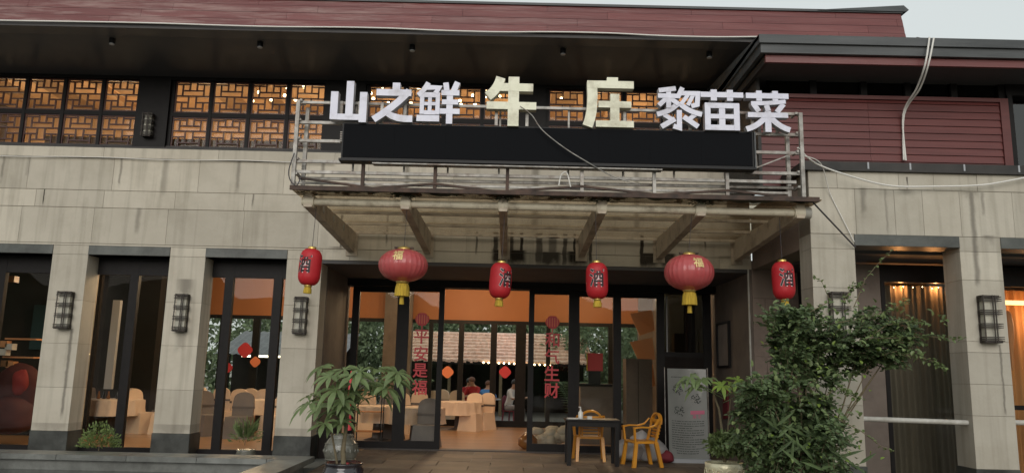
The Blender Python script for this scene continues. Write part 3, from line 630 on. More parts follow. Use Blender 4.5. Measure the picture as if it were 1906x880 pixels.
# recessed front behind the piers
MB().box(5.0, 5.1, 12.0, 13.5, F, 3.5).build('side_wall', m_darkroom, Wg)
MB().box(4.6, 12, 11.245, 13.5, 3.46, 3.655).build('passage_ceiling', m_soffit, Wg); MB().box(4.24, 12, 11.25, 13.9, 4.48, 4.56).build('terrace_slab', m_coping, Wg)
MB().box(5.0, 5.72, 12.0, 12.1, F, 3.42).build('recess_panel', m_brownwall, Wg)
MB().box(5.72, 6.95, 12.0, 12.1, 3.15, 3.42).build('recess_head', m_dark, Wg)
MB().box(6.9, 7.3, 12.0, 12.1, F, 3.15).build('recess_jamb', m_dark, Wg)
wd = node('curtained_window', Wg)
MB().box(5.72, 5.78, 11.98, 12.06, F, 3.15).build('frame', m_dark, wd)
MB().box(5.78, 6.9, 12.02, 12.028, F, 3.15).build('pane', m_glass, wd)
def curtain(x0, x1, y, z0, z1, m, parent, n=60, amp=.035, nm='curtain'):
    b = MB(); top = []; vs = []
    for i in range(n+1):
        x = x0+(x1-x0)*i/n; yy = y+amp*math.sin(i*1.25)+amp*.5*math.sin(i*.47+1); vs += [(x, yy, z0), (x, yy, z1), (x, yy+.01, z0), (x, yy+.01, z1)]
    fs = []
    for i in range(n): k = 4*i; fs += [(k, k+4, k+5, k+1), (k+2, k+3, k+7, k+6)]
    b.add(vs, fs, True); return b.build(nm, m, parent)
curtain(5.8, 6.9, 12.22, F, 3.12, m_curtain, wd)
MB().box(5.8, 6.9, 12.6, 12.65, F, 3.4).build('room_wall', m_brownwall, wd)
# lit room right of the second pier
rm = node('lit_room', Wg)
MB().box(7.3, 12, 13.6, 13.7, F, 3.5).build('room_wall', m_brownstone, rm); MB().box(7.2, 12, 12.1, 13.6, 3.3, 3.4).build('room_ceiling', m_tan, rm)
MB().box(7.2, 12, 12.1, 13.6, 0, F).build('room_floor', m_woodfloor, rm); MB().box(7.24, 7.3, 12.1, 13.6, F, 3.4).build('room_side', m_brownstone, rm); curtain(8.3, 9.4, 13.2, F, 3.2, m_curtaingold, rm, 40)
MB().box(7.3, 12, 12.0, 12.06, 3.12, 3.42).build('frame_head', m_dark, rm)
MB().box(7.3, 12, 12.02, 12.028, F, 3.12).build('pane', m_glass, rm)
MB().box(7.3, 12, 12.0, 12.07, 1.25, 1.32).build('transom', m_dark, rm)
MB().box(7.35, 11, 12.9, 12.95, 2.93, 3.0).build('tube_lamp', m_tubewarm, rm)
lp = MB(); lp.lathe((8.05, 12.6, 2.35), [(.02, .45), (.05, .4), (.07, .2), (.06, 0), (.03, -.25), (.01, -.5)], 12); lp.build('pendant_lamp', m_frameor, rm)
# upper storey
UY = 11.7
sd = node('siding', Wg)
MB().box(3.85, 7.62, UY+.02, UY+.1, 4.5, 6.0).build('backing', m_coping, sd)
z = 4.52
k = 0
while z < 5.98:
    z1 = min(z+.118, 5.99); xs = [3.85]+([5.55] if k % 2 else [5.55])+[7.62]
    for a, b in zip(xs, xs[1:]):
        board(a+.002, b-.002, z, z1-.004, UY-.012, UY+.006, .02, 'siding_board', m_redwood, sd)
    z = z1; k += 1
MB().box(3.82, 7.75, UY-.03, UY+.1, 5.99, 6.05).build('top_trim', m_redwood, sd); MB().box(7.62, 7.75, UY-.032, UY+.1, 4.52, 5.99).build('end_trim', m_redwood, sd)
MB().box(3.8, 3.85, UY-.02, 14.0, 4.5, 6.3).build('side_wall', m_coping, Wg)
cw = node('clerestory_window', Wg)
for i, (a, b) in enumerate(((3.95, 4.72), (4.72, 5.52), (5.52, 6.22), (6.22, 6.95), (6.95, 7.7))):
    MB().box(a+.05, b-.05, UY+.08, UY+.088, 6.05, 6.3).build('pane', m_glassdark, cw); MB().box(b-.05, b+.05, UY+.03, UY+.12, 6.05, 6.3).build('mullion', m_dark, cw)
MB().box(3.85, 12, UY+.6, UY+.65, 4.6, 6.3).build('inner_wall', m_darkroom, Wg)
bw = node('side_glazing', Wg)
MB().box(7.75, 12, UY+.04, UY+.048, 4.8, 6.12).build('pane', glassmat('side_glazing_glass', (.3, .36, .36), 2.0), bw)
MB().box(7.75, 12, UY-.02, UY+.1, 4.6, 4.82).build('frame_sill', m_coping, bw); MB().box(7.75, 12, UY, UY+.1, 6.12, 6.3).build('frame_head', m_dark, bw)
MB().box(7.75, 7.83, UY-.02, UY+.1, 4.82, 6.12).build('frame_post', m_dark, bw)
wr = node('roof', Wg)
ex = 3.60
MB().box(ex, 12, 10.86, 10.93, 6.53, 6.66).build('fascia_upper', m_roofgrey, wr); MB().box(ex+.03, 12, 10.90, 10.96, 6.39, 6.53).build('fascia_lower', m_roofgrey, wr)
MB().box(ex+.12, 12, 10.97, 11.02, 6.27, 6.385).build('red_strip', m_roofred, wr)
MB().box(ex, ex+.07, 10.93, 14, 6.53, 6.66).build('fascia_upper', m_roofgrey, wr); MB().box(ex+.03, ex+.09, 10.96, 14, 6.39, 6.53).build('fascia_lower', m_roofgrey, wr)
MB().box(ex+.12, ex+.17, 11.02, 14, 6.27, 6.385).build('side_strip', m_coping, wr)
MB().box(ex+.17, 12, 11.02, 14, 6.3, 6.36).build('soffit', m_soffit, wr)
MB().add([(ex, 10.86, 6.66), (12, 10.86, 6.66), (12, 14.5, 7.0), (ex, 14.5, 7.0), (ex, 10.9, 6.6), (12, 10.9, 6.6), (12, 14.5, 6.5), (ex, 14.5, 6.5)],
         [(0, 1, 2, 3), (4, 7, 6, 5), (0, 4, 5, 1), (1, 5, 6, 2), (2, 6, 7, 3), (3, 7, 4, 0)]).build('roof_deck', m_roofgrey, wr)
for i in range(9): MB().lathe((ex+.6+random.random()*2.0, 10.95, 6.66), [(.05, 0), (.04, .03), (.001, .05)], 7).build('debris', m_rust, wr)

# ------------------------------------------------------------------ canopy
Cn = thing('glass_canopy', 'stained glass entrance canopy on six steel arms over the porch', 'canopy', (.6, 12, 3.9))
arms = [-2.80, -1.47, -.13, 1.22, 2.58, 3.94]
for i, x in enumerate(arms):
    b = MB(); w = .055
    prof = [(10.42, 3.80), (10.42, 3.98), (13.49, 4.0), (13.49, 3.64)]
    hl = [(Y, w) for Y in (0,)]
    vs = [(x-w, p[0], p[1]) for p in prof]+[(x+w, p[0], p[1]) for p in prof]
    b.add(vs, [(0, 1, 2, 3), (7, 6, 5, 4), (0, 4, 5, 1), (1, 5, 6, 2), (2, 6, 7, 3), (3, 7, 4, 0)])
    b.build('arm', m_armpaint, Cn)
    MB().box(x-.09, x+.09, 10.43, 13.49, 3.982, 3.998).build('arm_flange', m_armpaint, Cn) if 0 else None
    b = MB(); b.lathe((0, 0, 0), [(.085, -.07), (.09, 0), (.085, .07)], 16)
    bb = MB(); bb.add([(x+v[2], 10.5+v[0], 3.885+v[1]) for v in b.v], b.f, True); bb.build('pipe_collar', m_cream, Cn)
    MB().box(x-.1, x+.1, 13.47, 13.5, 3.58, 4.03).build('wall_plate', m_armpaint, Cn)
    if 0 < i < 5:
        q = MB()
        for sx in (-1, 1):
            for k in range(3):
                q.tube([(x, 10.42, 3.98), (x+sx*(.05+.04*k), 10.40, 4.02), (x+sx*(.10+.05*k), 10.42, 3.99+.03*random.random())], .008, 5)
        q.build('spider_clamp', m_rust, Cn)
for i, (Yc, zc) in enumerate(((0, 0),)):
    for x, yy, dx in ((arms[0], 11.1, 0), (arms[0], 11.75, 0), (arms[0], 12.5, 0)):
        MB().tube([(x+.050, yy, 3.90), (x+.062, yy, 3.90)], .055, 14).build('arm_hole', m_paint, Cn)
MB().tube([(arms[0]-.1, 10.5, 3.885), (arms[-1]+.1, 10.5, 3.885)], .052, 14).build('front_pipe', m_cream, Cn)
MB().tube([(arms[-1]+.02, 10.5, 3.885), (arms[-1]+.16, 10.5, 3.885)], .08, 14).build('pipe_end', m_paint, Cn)
for yy in (11.6, 12.5, 13.35): MB().box(-2.72, 4.05, yy, yy+.04, 3.955, 3.998).build('purlin', m_armpaint, Cn)
gx = [-3.0]+[(a+b)/2 for a, b in zip(arms, arms[1:])]; gx = [-3.0, -1.47, -.13, 1.22, 2.58, 4.16]
for a, b in zip(gx, gx[1:]):
    for (y0, y1) in ((10.22, 10.62), (10.63, 11.6), (11.61, 12.52), (12.53, 13.46)):
        if b > 4.1 and y0 > 10.5: b2 = 4.1
        else: b2 = b
        MB().box(a+.006, b2-.006, y0+.004, y1-.004, 4.002, 4.018).build('glass_panel', m_canopydirty if y1 < 10.7 else m_canopyglass, Cn)
MB().box(-3.0, 4.12, 10.2, 10.235, 3.985, 4.045).build('front_lip', m_rust, Cn)
mo = MB()
for i in range(260):
    x = random.choice([rj(1.0, .5), rj(-1.45, .2), rj(-.13, .2), random.uniform(-3, 4.1)]); s = random.uniform(.015, .05)
    mo.lathe((x, random.uniform(10.25, 10.6), 4.02), [(s, 0), (s*.8, s*.5), (.001, s*.8)], 6)
mo.build('moss', m_moss, Cn, kind='stuff')
gr = MB(); rg = random.Random(77)
for i in range(46):
    x = rg.uniform(-2.9, 4.0); w = rg.uniform(.08, .45); y0 = 10.24+rg.uniform(0, .05); d_ = rg.uniform(.05, .2); n_ = 7
    top = [(x+w*k/n_, y0, 4.0005) for k in range(n_+1)]; bot = [(x+w*k/n_, y0+d_*math.sin(math.pi*(k+.3)/(n_+.6))*rg.uniform(.6, 1.2), 3.999) for k in range(n_+1)]
    gr.add([(a[0], a[1], 3.9985-.0004*(i % 4)) for a in top]+[(a[0], a[1], 3.9985-.0004*(i % 4)) for a in bot], [(k, k+1, n_+2+k, n_+1+k) for k in range(n_)])
gr.build('grime_deposit', m_moss, Cn, kind='stuff')
for xs_, n_ in ((-1.47, 26), (-.13, 30), (1.22, 24), (2.58, 22), (-2.8, 10)):
    q = MB()
    for _ in range(n_):
        p0 = Vector((xs_+rg.uniform(-.13, .13), 10.3+rg.uniform(0, .25), 3.995)); q.tube([p0, p0+Vector((rg.uniform(-.08, .08), -.03, rg.uniform(-.05, .03))), p0+Vector((rg.uniform(-.14, .14), -.05, rg.uniform(-.10, .0)))], .006, 4, .002)
    q.build('dead_moss_tuft', m_moss, Cn, kind='stuff')
# torn foil hanging under the middle pane
fo = MB(); n = 22; vs = []
for i in range(n+1):
    for j in range(3): vs.append((-.05+1.12*i/n, 13.2-.18*j+rj(0, .02), 3.93-.03*j+rj(0, .015)))
fs = [(i*3+j, (i+1)*3+j, (i+1)*3+j+1, i*3+j+1) for i in range(n) for j in range(2)]
fo.add(vs, fs); fo.build('torn_foil', mat('grey_foil', (.36, .35, .34), .35, .5, col2=(.5, .49, .48), scale=14, bump=.6), Cn)

# ------------------------------------------------------------------ sign scaffold
Sf = thing('sign_scaffold', 'welded galvanised tube scaffold standing on the front of the canopy', 'scaffold', (.5, 10.3, 4.03))
def tb(a, b, w=.04, m=m_galv, nm='tube'): return MB().bar(a, b, w, w).build(nm, m, Sf)
xl, xr = -3.0, 3.95; yf, yb_ = 10.27, 10.47
for (x, y, zt) in ((xl+.02, yf, 5.26), (xl+.1, yb_, 5.22), (xr-.14, yb_, 5.02), (xr-.02, yf, 5.24)): tb((x, y, 4.02), (x, y, zt), .05, nm='post')
for z in (5.25, 4.96, 4.70, 4.41):
    if z > 5.1: tb((xl, yf+.045, z), (xr, yf+.045, z-.01), .036, nm='rail')
    else:
        tb((xl, yf+.045, z), (-2.2, yf+.045, z), .04, nm='rail'); tb((3.15, yf+.045, z-.02), (xr+.02, yf+.045, z-.02), .04, nm='rail')
tb((xl, yf+.045, 4.26), (xr-.1, yf+.045, 4.27), .04, nm='rail'); tb((xl+.05, yb_-.04, 4.2), (xr-.1, yb_-.04, 4.22), .035, nm='rail')
tb((xl, yf+.06, 4.11), (xr-.2, yf+.06, 4.12), .03, nm='rail')
for z in (4.96, 4.70, 4.41, 4.2, 5.24):
    tb((xl+.05, yf, z+.03), (xl+.05, yb_, z+.03), .03, nm='tie'); tb((xr-.07, yf, z), (xr-.07, yb_, z), .03, nm='tie')
for x in (-2.04, -1.06, -.08, .93, 1.91, 2.9): tb((x, yf, 4.02), (x, yf, 4.37), .045, m_rust if x < 0 else m_galv, nm='stub_post')
zz = [(-2.9, 4.16), (-1.9, 4.04), (-1.06, 4.12), (-.2, 4.03), (.93, 4.13), (1.95, 4.04), (2.9, 4.12), (3.7, 4.05)]
for a, b in zip(zz, zz[1:]): tb((a[0], yf-.02, a[1]), (b[0], yf-.02, b[1]), .03, m_rust, nm='brace')
tb((3.2, yf+.02, 4.41), (3.85, yf+.02, 4.68), .016, nm='brace'); tb((3.22, yf+.05, 4.4), (3.24, yf+.05, 4.94), .02, nm='brace'); tb((3.32, yf+.05, 4.45), (3.3, yf+.05, 4.9), .025, nm='brace')
for x in (-2.2, -1.5, -.9, -.2, .75, 1.5, 2.2, 2.9): tb((x, yf+.09, 4.3), (x, yf+.09, 5.24), .025, nm='back_stay')

Ld = thing('led_display_board', 'long black switched-off LED display board on the scaffold above the canopy', 'display board', (.45, 10.25, 4.4))
MB().box(-2.33, 3.24, 10.16, 10.29, 4.42, 4.92).build('case', m_blackcase, Ld)
nseg = 8
for i in range(nseg):
    a = -2.31+5.53*i/nseg; bx('screen_panel', m_black, Ld, a+.0006, a+5.53/nseg-.0006, 10.15, 10.16, 4.44, 4.905)
MB().box(-2.35, 3.26, 10.12, 10.30, 4.385, 4.415).build('bottom_tray', m_blackcase, Ld)
MB().box(-1.9, 2.0, 10.14, 10.28, 4.355, 4.37).build('light_strip', m_galv, Ld)
b = MB()
for i in range(6): b.box(-2.36, -2.332, 10.17, 10.28, 4.66+i*.025, 4.672+i*.025)
b.build('side_vent', m_galv, Ld)
for x in (3.25,): MB().box(x, x+.02, 10.15, 10.29, 4.42, 4.92).build('side_plate', m_roofgrey, Ld)

# ------------------------------------------------------------------ sign characters
def arc(p, n=5):
    """quadratic curve through three control points"""
    (a, b, c) = p; r = []
    for i in range(n+1):
        t = i/n; r.append(((1-t)**2*a[0]+2*t*(1-t)*b[0]+t*t*c[0], (1-t)**2*a[1]+2*t*(1-t)*b[1]+t*t*c[1]))
    return r
CH = {
 'shan': [([(.1, .0), (.1, .72)], .2), ([(.52, .08), (.52, 1.0)], .2), ([(.9, -.06), (.9, .72)], .2), ([(.02, .07), (.98, .07)], .15)],
 'zhi': [([(.58, 1.0), (.58, .78)], .18), ([(.1, .74), (.95, .74)], .17), (arc([(.9, .8), (.62, .42), (.06, .02)]), .17), (arc([(.28, .3), (.5, .02), (1.0, .06)]), [.1, .14, .16, .17, .17, .17])],
 'xian': [(arc([(.24, .98), (.14, .78), (0, .66)]), .12), ([(.2, .86), (.5, .86), (.42, .72)], .12), ([(.1, .72), (.1, .2)], .1), ([(.48, .72), (.48, .2)], .1),
          ([(.05, .68), (.53, .68)], .12), ([(.05, .46), (.53, .46)], .08), ([(.05, .24), (.53, .24)], .1), ([(.29, .7), (.29, .2)], .09), ([(-.02, .1), (.53, .1)], .15),
          ([(.66, 1.0), (.69, .8)], .13), ([(.95, 1.02), (.85, .78)], .14), ([(.56, .75), (1.0, .75)], .13), ([(.58, .52), (.98, .52)], .12), ([(.52, .29), (1.02, .29)], .13), ([(.77, .78), (.77, -.02)], .15)],
 'niu': [(arc([(.26, .98), (.2, .72), (0, .58)]), .19), ([(.22, .78), (.93, .78)], .16), ([(-.02, .4), (1.0, .4)], .15), ([(.53, 1.0), (.53, -.02)], .22)],
 'zhuang': [([(.55, 1.02), (.55, .84)], .22), ([(.04, .87), (.98, .87)], .15), (arc([(.14, .86), (.18, .3), (.05, .0)]), .2), ([(.27, .46), (.93, .46)], .13),
            ([(.6, .68), (.6, .1)], .18), ([(.22, .06), (.98, .06)], .13)],
 'li': [([(.02, .93), (.42, .99)], .11), ([(.0, .8), (.5, .8)], .11), ([(.25, .96), (.25, .5)], .11), ([(.24, .78), (.02, .56)], .11), ([(.27, .76), (.48, .6)], .11),
        ([(.58, 1.02), (.46, .76)], .11), ([(.52, .88), (.94, .88), (.92, .6), (.78, .56)], .11), ([(.72, .86), (.54, .6)], .09), ([(.84, .86), (.7, .58)], .09),
        (arc([(.5, .66), (.32, .42), (-.02, .34)]), .12), (arc([(.5, .64), (.7, .42), (1.03, .36)]), .12), ([(.5, .46), (.5, .02), (.36, .06)], .12),
        ([(.14, .34), (.34, .22)], .1), ([(.4, .24), (.08, .04)], .12), ([(.6, .3), (.94, .06)], .12), ([(.88, .36), (.7, .22)], .1)],
 'miao': [([(0, .87), (1.0, .87)], .13), ([(.31, 1.0), (.31, .72)], .14), ([(.69, 1.0), (.69, .72)], .14), ([(.16, .66), (.16, -.02)], .13), ([(.84, .66), (.84, -.02)], .13),
          ([(.1, .6), (.9, .6)], .13), ([(.1, .33), (.9, .33)], .11), ([(.1, .05), (.9, .05)], .13), ([(.5, .64), (.5, .02)], .14)],
 'cai': [([(0, .87), (1.0, .87)], .13), ([(.31, 1.0), (.31, .74)], .13), ([(.69, 1.0), (.69, .74)], .13), (arc([(.93, .74), (.5, .68), (.12, .68)]), .1), ([(.18, .66), (.3, .48)], .12),
         ([(.48, .64), (.52, .5)], .12), ([(.88, .68), (.72, .47)], .12), ([(.04, .4), (.98, .4)], .12), ([(.51, .5), (.51, -.02)], .14), (arc([(.46, .36), (.28, .12), (.0, .04)]), .13), (arc([(.56, .36), (.74, .12), (1.02, .04)]), .13)],
}
chars = [('shan', 618, 685, 155, 226, 0, 'lavender-white sign character 山, leftmost above the display board'),
 ('zhi', 694, 770, 158, 228, 0, 'lavender-white sign character 之, second from the left above the board'),
 ('xian', 779, 855, 157, 231, 0, 'lavender-white sign character 鲜 standing left of the large ivory 牛'),
 ('niu', 908, 998, 147, 236, 1, 'large ivory sign character 牛 with a cable looped across it'),
 ('zhuang', 1088, 1180, 150, 239, 1, 'large ivory sign character 庄 right of the 牛'),
 ('li', 1223, 1302, 168, 242, 0, 'lavender-white sign character 黎 just right of the ivory 庄'),
 ('miao', 1302, 1381, 171, 244, 0, 'lavender-white sign character 苗 between 黎 and 菜'),
 ('cai', 1386, 1465, 173, 247, 0, 'lavender-white sign character 菜 at the right end of the sign')]
for (k, x0, x1, yt, yb, iv, lab) in chars:
    a = P(x0, (yt+yb)/2, 10.18); b = P(x1, (yt+yb)/2, 10.18); t = P((x0+x1)/2, yt, 10.18); u = P((x0+x1)/2, yb, 10.18)
    th = thing('sign_character', lab, 'sign letter', (a.x, 10.2, max(u.z, 4.92)), group='characters of the roof sign')
    m = MB(); o0 = (a.x, 0, u.z)
    for i, (pts, w) in enumerate(CH[k]):
        yy = 10.10+.0016*i; U_ = b.x-a.x; V_ = t.z-u.z
        ww_ = [q*1.02 for q in w] if isinstance(w, list) else w*1.02
        m.stroke([(p[0], p[1]) for p in pts], ww_, yy, 10.22-.001*i, o0, U_, V_)
    m.build('face', [m_lettery, m_returny] if iv else [m_letterw, m_return], th)
    for xb in (a.x+.12, b.x-.12): MB().box(xb-.02, xb+.02, 10.222, 10.26, 4.95, u.z+.3).build('bracket', m_galv, th)

# ------------------------------------------------------------------ lanterns
def wrap(ch, c, rfun, zc, size, ang, m, parent, nm, off=.004, bold=.02, sx=.8):
    vs, fs = glyph(ch, bold); out = []
    for (u, v) in vs:
        z = zc+v*size; r = rfun(z)+off; a = ang+u*size*sx/max(r, .02)
        out.append((c[0]+r*math.sin(a), c[1]-r*math.cos(a), c[2]+z))
    MB().add(out, fs).build(nm, m, parent)
def interp(prof):
    def f(z):
        for (r0, z0), (r1, z1) in zip(prof, prof[1:]):
            if z0 <= z <= z1: return r0+(r1-r0)*(z-z0)/max(1e-6, z1-z0)
        return prof[0][0]
    return f
def tall_lantern(px, ptop, pbot, ang, Y, label, ztop_anchor=3.84, mirror=False):
    tp = P(px, ptop, Y); bt = P(px, pbot, Y); H = tp.z-bt.z; c = (tp.x, Y, bt.z)
    t = thing('tall_lantern', label, 'lantern', c, group='tall red lanterns under the canopy')
    R = .148; prof = [(.05, 0)]
    for i in range(1, 9): a = math.pi/2*i/8; prof.append((.05+(R-.05)*math.sin(a), .13*(1-math.cos(a))))
    prof.append((R*1.02, H*.5))
    for i in range(8, -1, -1): a = math.pi/2*i/8; prof.append((.05+(R-.05)*math.sin(a), H-.13*(1-math.cos(a))))
    f0 = interp(prof); prof2 = [(f0(H*i/48)*(1+.012*(i % 2)), H*i/48) for i in range(49)]
    MB().lathe(c, prof2, 32).build('shade', m_lred, t)
    MB().lathe((c[0], c[1], c[2]+H), [(.055, -.005), (.06, .02), (.045, .03)], 14).build('top_cap', m_gold, t)
    MB().lathe((c[0], c[1], c[2]-.025), [(.045, 0), (.055, .01), (.05, .03)], 14).build('bottom_cap', m_gold, t)
    MB().lathe((c[0], c[1], c[2]-.11), [(.052, 0), (.05, .05), (.04, .09)], 20, mod=lambda th, z: 1+.12*math.cos(th*10), cap=False).build('tassel', m_tassel, t)
    MB().tube([(c[0], c[1], c[2]+H+.02), (c[0], c[1]-.02, ztop_anchor)], .004, 5).build('cord', m_darkcable, t)
    rf_ = interp(prof2)
    wrap('酒', c, rf_, H*.56, .265, ang, m_whiteprint, t, 'character_outline', .003, .03)
    wrap('酒', c, rf_, H*.56, .255, ang, m_blackprint, t, 'character', .006, .012)
    t.rotation_euler = (rj(0, .03), rj(0, .045), 0)
    return t
tall_lantern(578, 463, 531, -.35, 10.6, 'tall red lantern in front of the third pillar, leftmost of the row')
tall_lantern(931, 489, 555, .55, 10.6, 'tall red lantern hanging from the middle canopy arm, character turned right')
tall_lantern(1112, 489, 556, -.12, 10.6, 'tall red lantern between the middle of the canopy and the right round lantern')
tall_lantern(1458, 487, 557, 0.0, 10.6, 'tall red lantern by the right wing, rightmost of the row')
def round_lantern(px, ptop, pbot, ang, Y, label):
    tp = P(px, ptop, Y); bt = P(px, pbot, Y); H = tp.z-bt.z; R = .338; c = (tp.x, Y, (tp.z+bt.z)/2)
    t = thing('round_lantern', label, 'lantern', c, group='large round lanterns under the canopy')
    prof = []
    for i in range(0, 25):
        a = -math.pi/2+math.pi*i/24; prof.append((max(.09, R*abs(math.cos(a))**.82), H/2*math.sin(a)))
    mod = lambda th, z: 1-.022*abs(math.sin(th*14))**.6 if True else 1
    MB().lathe(c, prof, 168, mod=mod).build('shade', m_lpink, t)
    MB().lathe((c[0], c[1], c[2]+H/2), [(.09, -.01), (.09, .02), (.03, .04)], 18).build('top_cap', m_gold, t)
    for s in (-1, 1): MB().box(c[0]+s*.1-.03, c[0]+s*.1+.03, c[1]-.03, c[1]+.03, c[2]+H/2+.01, c[2]+H/2+.03).build('clip', m_rust, t)
    MB().lathe((c[0], c[1], c[2]-H/2-.03), [(.07, 0), (.09, .02), (.09, .035)], 18).build('bottom_cap', m_gold, t)
    MB().lathe((c[0], c[1], c[2]-H/2-.2), [(.095, 0), (.09, .1), (.075, .17)], 48, mod=lambda th, z: 1+.1*math.cos(th*16), cap=False).build('tassel', m_tassel, t)
    MB().lathe((c[0], c[1], c[2]-H/2-.31), [(.03, 0), (.025, .1), (.03, .14)], 16, mod=lambda th, z: 1+.15*math.cos(th*8)).build('tassel_tail', m_tassel, t)
    MB().tube([(c[0], c[1], c[2]+H/2+.02), (c[0]+.03, c[1]-.1, 3.84)], .004, 5).build('cord', m_darkcable, t)
    wrap('福', c, interp(prof), .10, .14, ang, m_goldprint, t, 'character', .008, .02, 1.0)
    return t
round_lantern(752, 464, 524, -.12, 10.6, 'faded round red lantern with gold character, left of the porch middle')
round_lantern(1282, 474, 540, .18, 10.6, 'faded round red lantern with gold character and seam, right of the porch middle')

# ------------------------------------------------------------------ wall lamps
def wall_lamp(xc, yface, z0, z1, w, label, group='iron cage wall lamps'):
    t = thing('wall_lamp', label, 'wall lamp', (xc, yface, z0), group=group)
    d = .13; H = z1-z0
    MB().box(xc-w/2+.02, xc+w/2-.02, yface-d+.03, yface-.02, z0+.02, z1-.02).build('glass', m_lampglass, t)
    MB().box(xc-w/2, xc+w/2, yface-.02, yface, z0, z1).build('back_plate', m_iron, t)
    MB().box(xc-w/2, xc+w/2, yface-d, yface-.022, z1-.035, z1).build('top_plate', m_iron, t); MB().box(xc-w/2, xc+w/2, yface-d, yface-.022, z0, z0+.035).build('bottom_plate', m_iron, t)
    for g in range(4):
        for k in range(3):
            z = z0+.05+(H-.1)*g/3+(k-1)*.026
            e = .012; q = MB(); q.box(xc-w/2-.02, xc+w/2+.02, yface-d-.012, yface-d, z-.006, z+.006)
            q.box(xc-w/2-.012, xc-w/2, yface-d, yface-.02, z-.006, z+.006); q.box(xc+w/2, xc+w/2+.012, yface-d, yface-.02, z-.006, z+.006); q.build('cage_ring', m_iron, t)
    for u in (-.48, .06, .2):
        MB().box(xc+u*w-.007, xc+u*w+.007, yface-d-.02, yface-d-.008, z0, z1).build('cage_bar', m_iron, t)
wall_lamp(-7.66, 13.5, 2.2, 2.84, .22, 'iron cage wall lamp on the leftmost pillar with a rust streak below')
wall_lamp(-5.65, 13.5, 2.2, 2.84, .2, 'iron cage wall lamp on the second pillar from the left')
wall_lamp(-3.60, 13.5, 2.2, 2.84, .2, 'iron cage wall lamp on the pillar beside the entrance porch')
wall_lamp(4.53, 10.8, 2.2, 2.83, .24, 'iron cage wall lamp on the wing corner pier, above the bush')
wall_lamp(6.60, 10.8, 2.18, 2.83, .24, 'iron cage wall lamp on the rightmost pier')
wall_lamp(-6.76, 13.9, 5.75, 6.2, .16, 'small dim wall lamp on the dark upper pillar between lattice windows', None)

# ------------------------------------------------------------------ soffit spotlights
for i, (px, py) in enumerate(((210, 66), (485, 73), (768, 80), (1048, 88), (1320, 96))):
    p = P(px, py, 12.5); lab = ['leftmost black ceiling spotlight under the roof', 'black ceiling spotlight above the second lattice window group', 'black ceiling spotlight above the sign characters 之 and 鲜',
        'black ceiling spotlight above the ivory 庄', 'rightmost black ceiling spotlight near the wing roof'][i]
    t = thing('spotlight', lab, 'spotlight', (p.x, 12.5, 7.0), group='spotlights under the main roof')
    MB().tube([(p.x, 12.5, 6.98), (p.x, 12.5, 7.09)], .05, 16).build('housing', m_blackcase, t); MB().tube([(p.x, 12.5, 6.965), (p.x, 12.5, 6.979)], .042, 16).build('rim', m_grey, t)

# ------------------------------------------------------------------ cables
def cable(name, pts, r, m, label, cat='cable'):
    # smooth the polyline (Catmull-Rom)
    p = [Vector(q) for q in pts]; p = [p[0]]+p+[p[-1]]; out = []
    for i in range(1, len(p)-2):
        for k in range(6):
            t = k/6; a, b, c, d = p[i-1], p[i], p[i+1], p[i+2]
            out.append(.5*((2*b)+(c-a)*t+(2*a-5*b+4*c-d)*t*t+(3*b-a-3*c+d)*t**3))
    out.append(p[-2]); return tag(MB().tube(out, r, 6).build(name, m), label, cat)
cable('cable', [(x, 11.975, 7.12+.012*math.sin(x*1.7)+.006*math.sin(x*5)) for x in [-12+.9*i for i in range(21)]], .012, m_white, 'white cable run along the bottom of the red roof edge')
cable('cable', [(x, 13.45, 5.235+.01*math.sin(x*2.3)) for x in [-12+.8*i for i in range(12)]], .008, m_white, 'thin white cable under the ledge of the cream wall')
cable('cable', [P(1485, 275, 10.25), P(1520, 305, 10.5), P(1590, 330, 10.6), P(1660, 346, 10.65), P(1740, 347, 10.7), P(1820, 345, 10.7), P(1870, 338, 10.7), P(1930, 326, 10.7)], .012, m_white, 'thick white cable sagging from the scaffold across the wing wall')
cable('cable', [P(1495, 290, 10.25), P(1528, 305, 10.5), P(1545, 360, 10.76), P(1570, 410, 10.77), P(1590, 450, 10.77)], .007, m_white, 'thin white cable dropping from the scaffold to the wing lintel')
cable('cable', [P(1505, 368, 10.25), P(1540, 405, 10.5), P(1592, 460, 10.75)], .012, m_darkcable, 'dark cable slanting from the canopy end to the wing lintel')
cable('cable', [P(968, 198, 10.06), P(990, 215, 10.06), P(1010, 243, 10.06), P(1050, 275, 10.06), P(1090, 300, 10.08), P(1140, 328, 10.2), P(1190, 344, 10.2)], .008, m_galv, 'grey cable looped over the 牛 and slanting across the board')
cable('cable', [P(1738, 71, 10.84), P(1728, 120, 10.84), P(1712, 165, 11.2), P(1683, 213, 11.62), P(1682, 298, 11.64)], .014, m_white, 'white cable bundle from the wing roof down over the red boards, left strand')
cable('cable', [P(1730, 70, 10.84), P(1722, 120, 10.84), P(1706, 165, 11.2), P(1681, 213, 11.61), P(1686, 299, 11.63)], .014, m_white, 'white cable bundle from the wing roof down over the red boards, right strand')
cable('cable', [P(548, 285, 10.2), P(538, 315, 10.2), P(540, 335, 10.2), P(552, 345, 10.2), P(560, 330, 10.22)], .008, m_darkcable, 'dark cable looped round the left foot of the scaffold')
cable('cable', [P(1040, 345, 10.2), P(1045, 325, 10.2), P(1055, 322, 10.2), P(1062, 348, 10.2)], .009, m_white, 'short white cable loop on the canopy edge below the board')

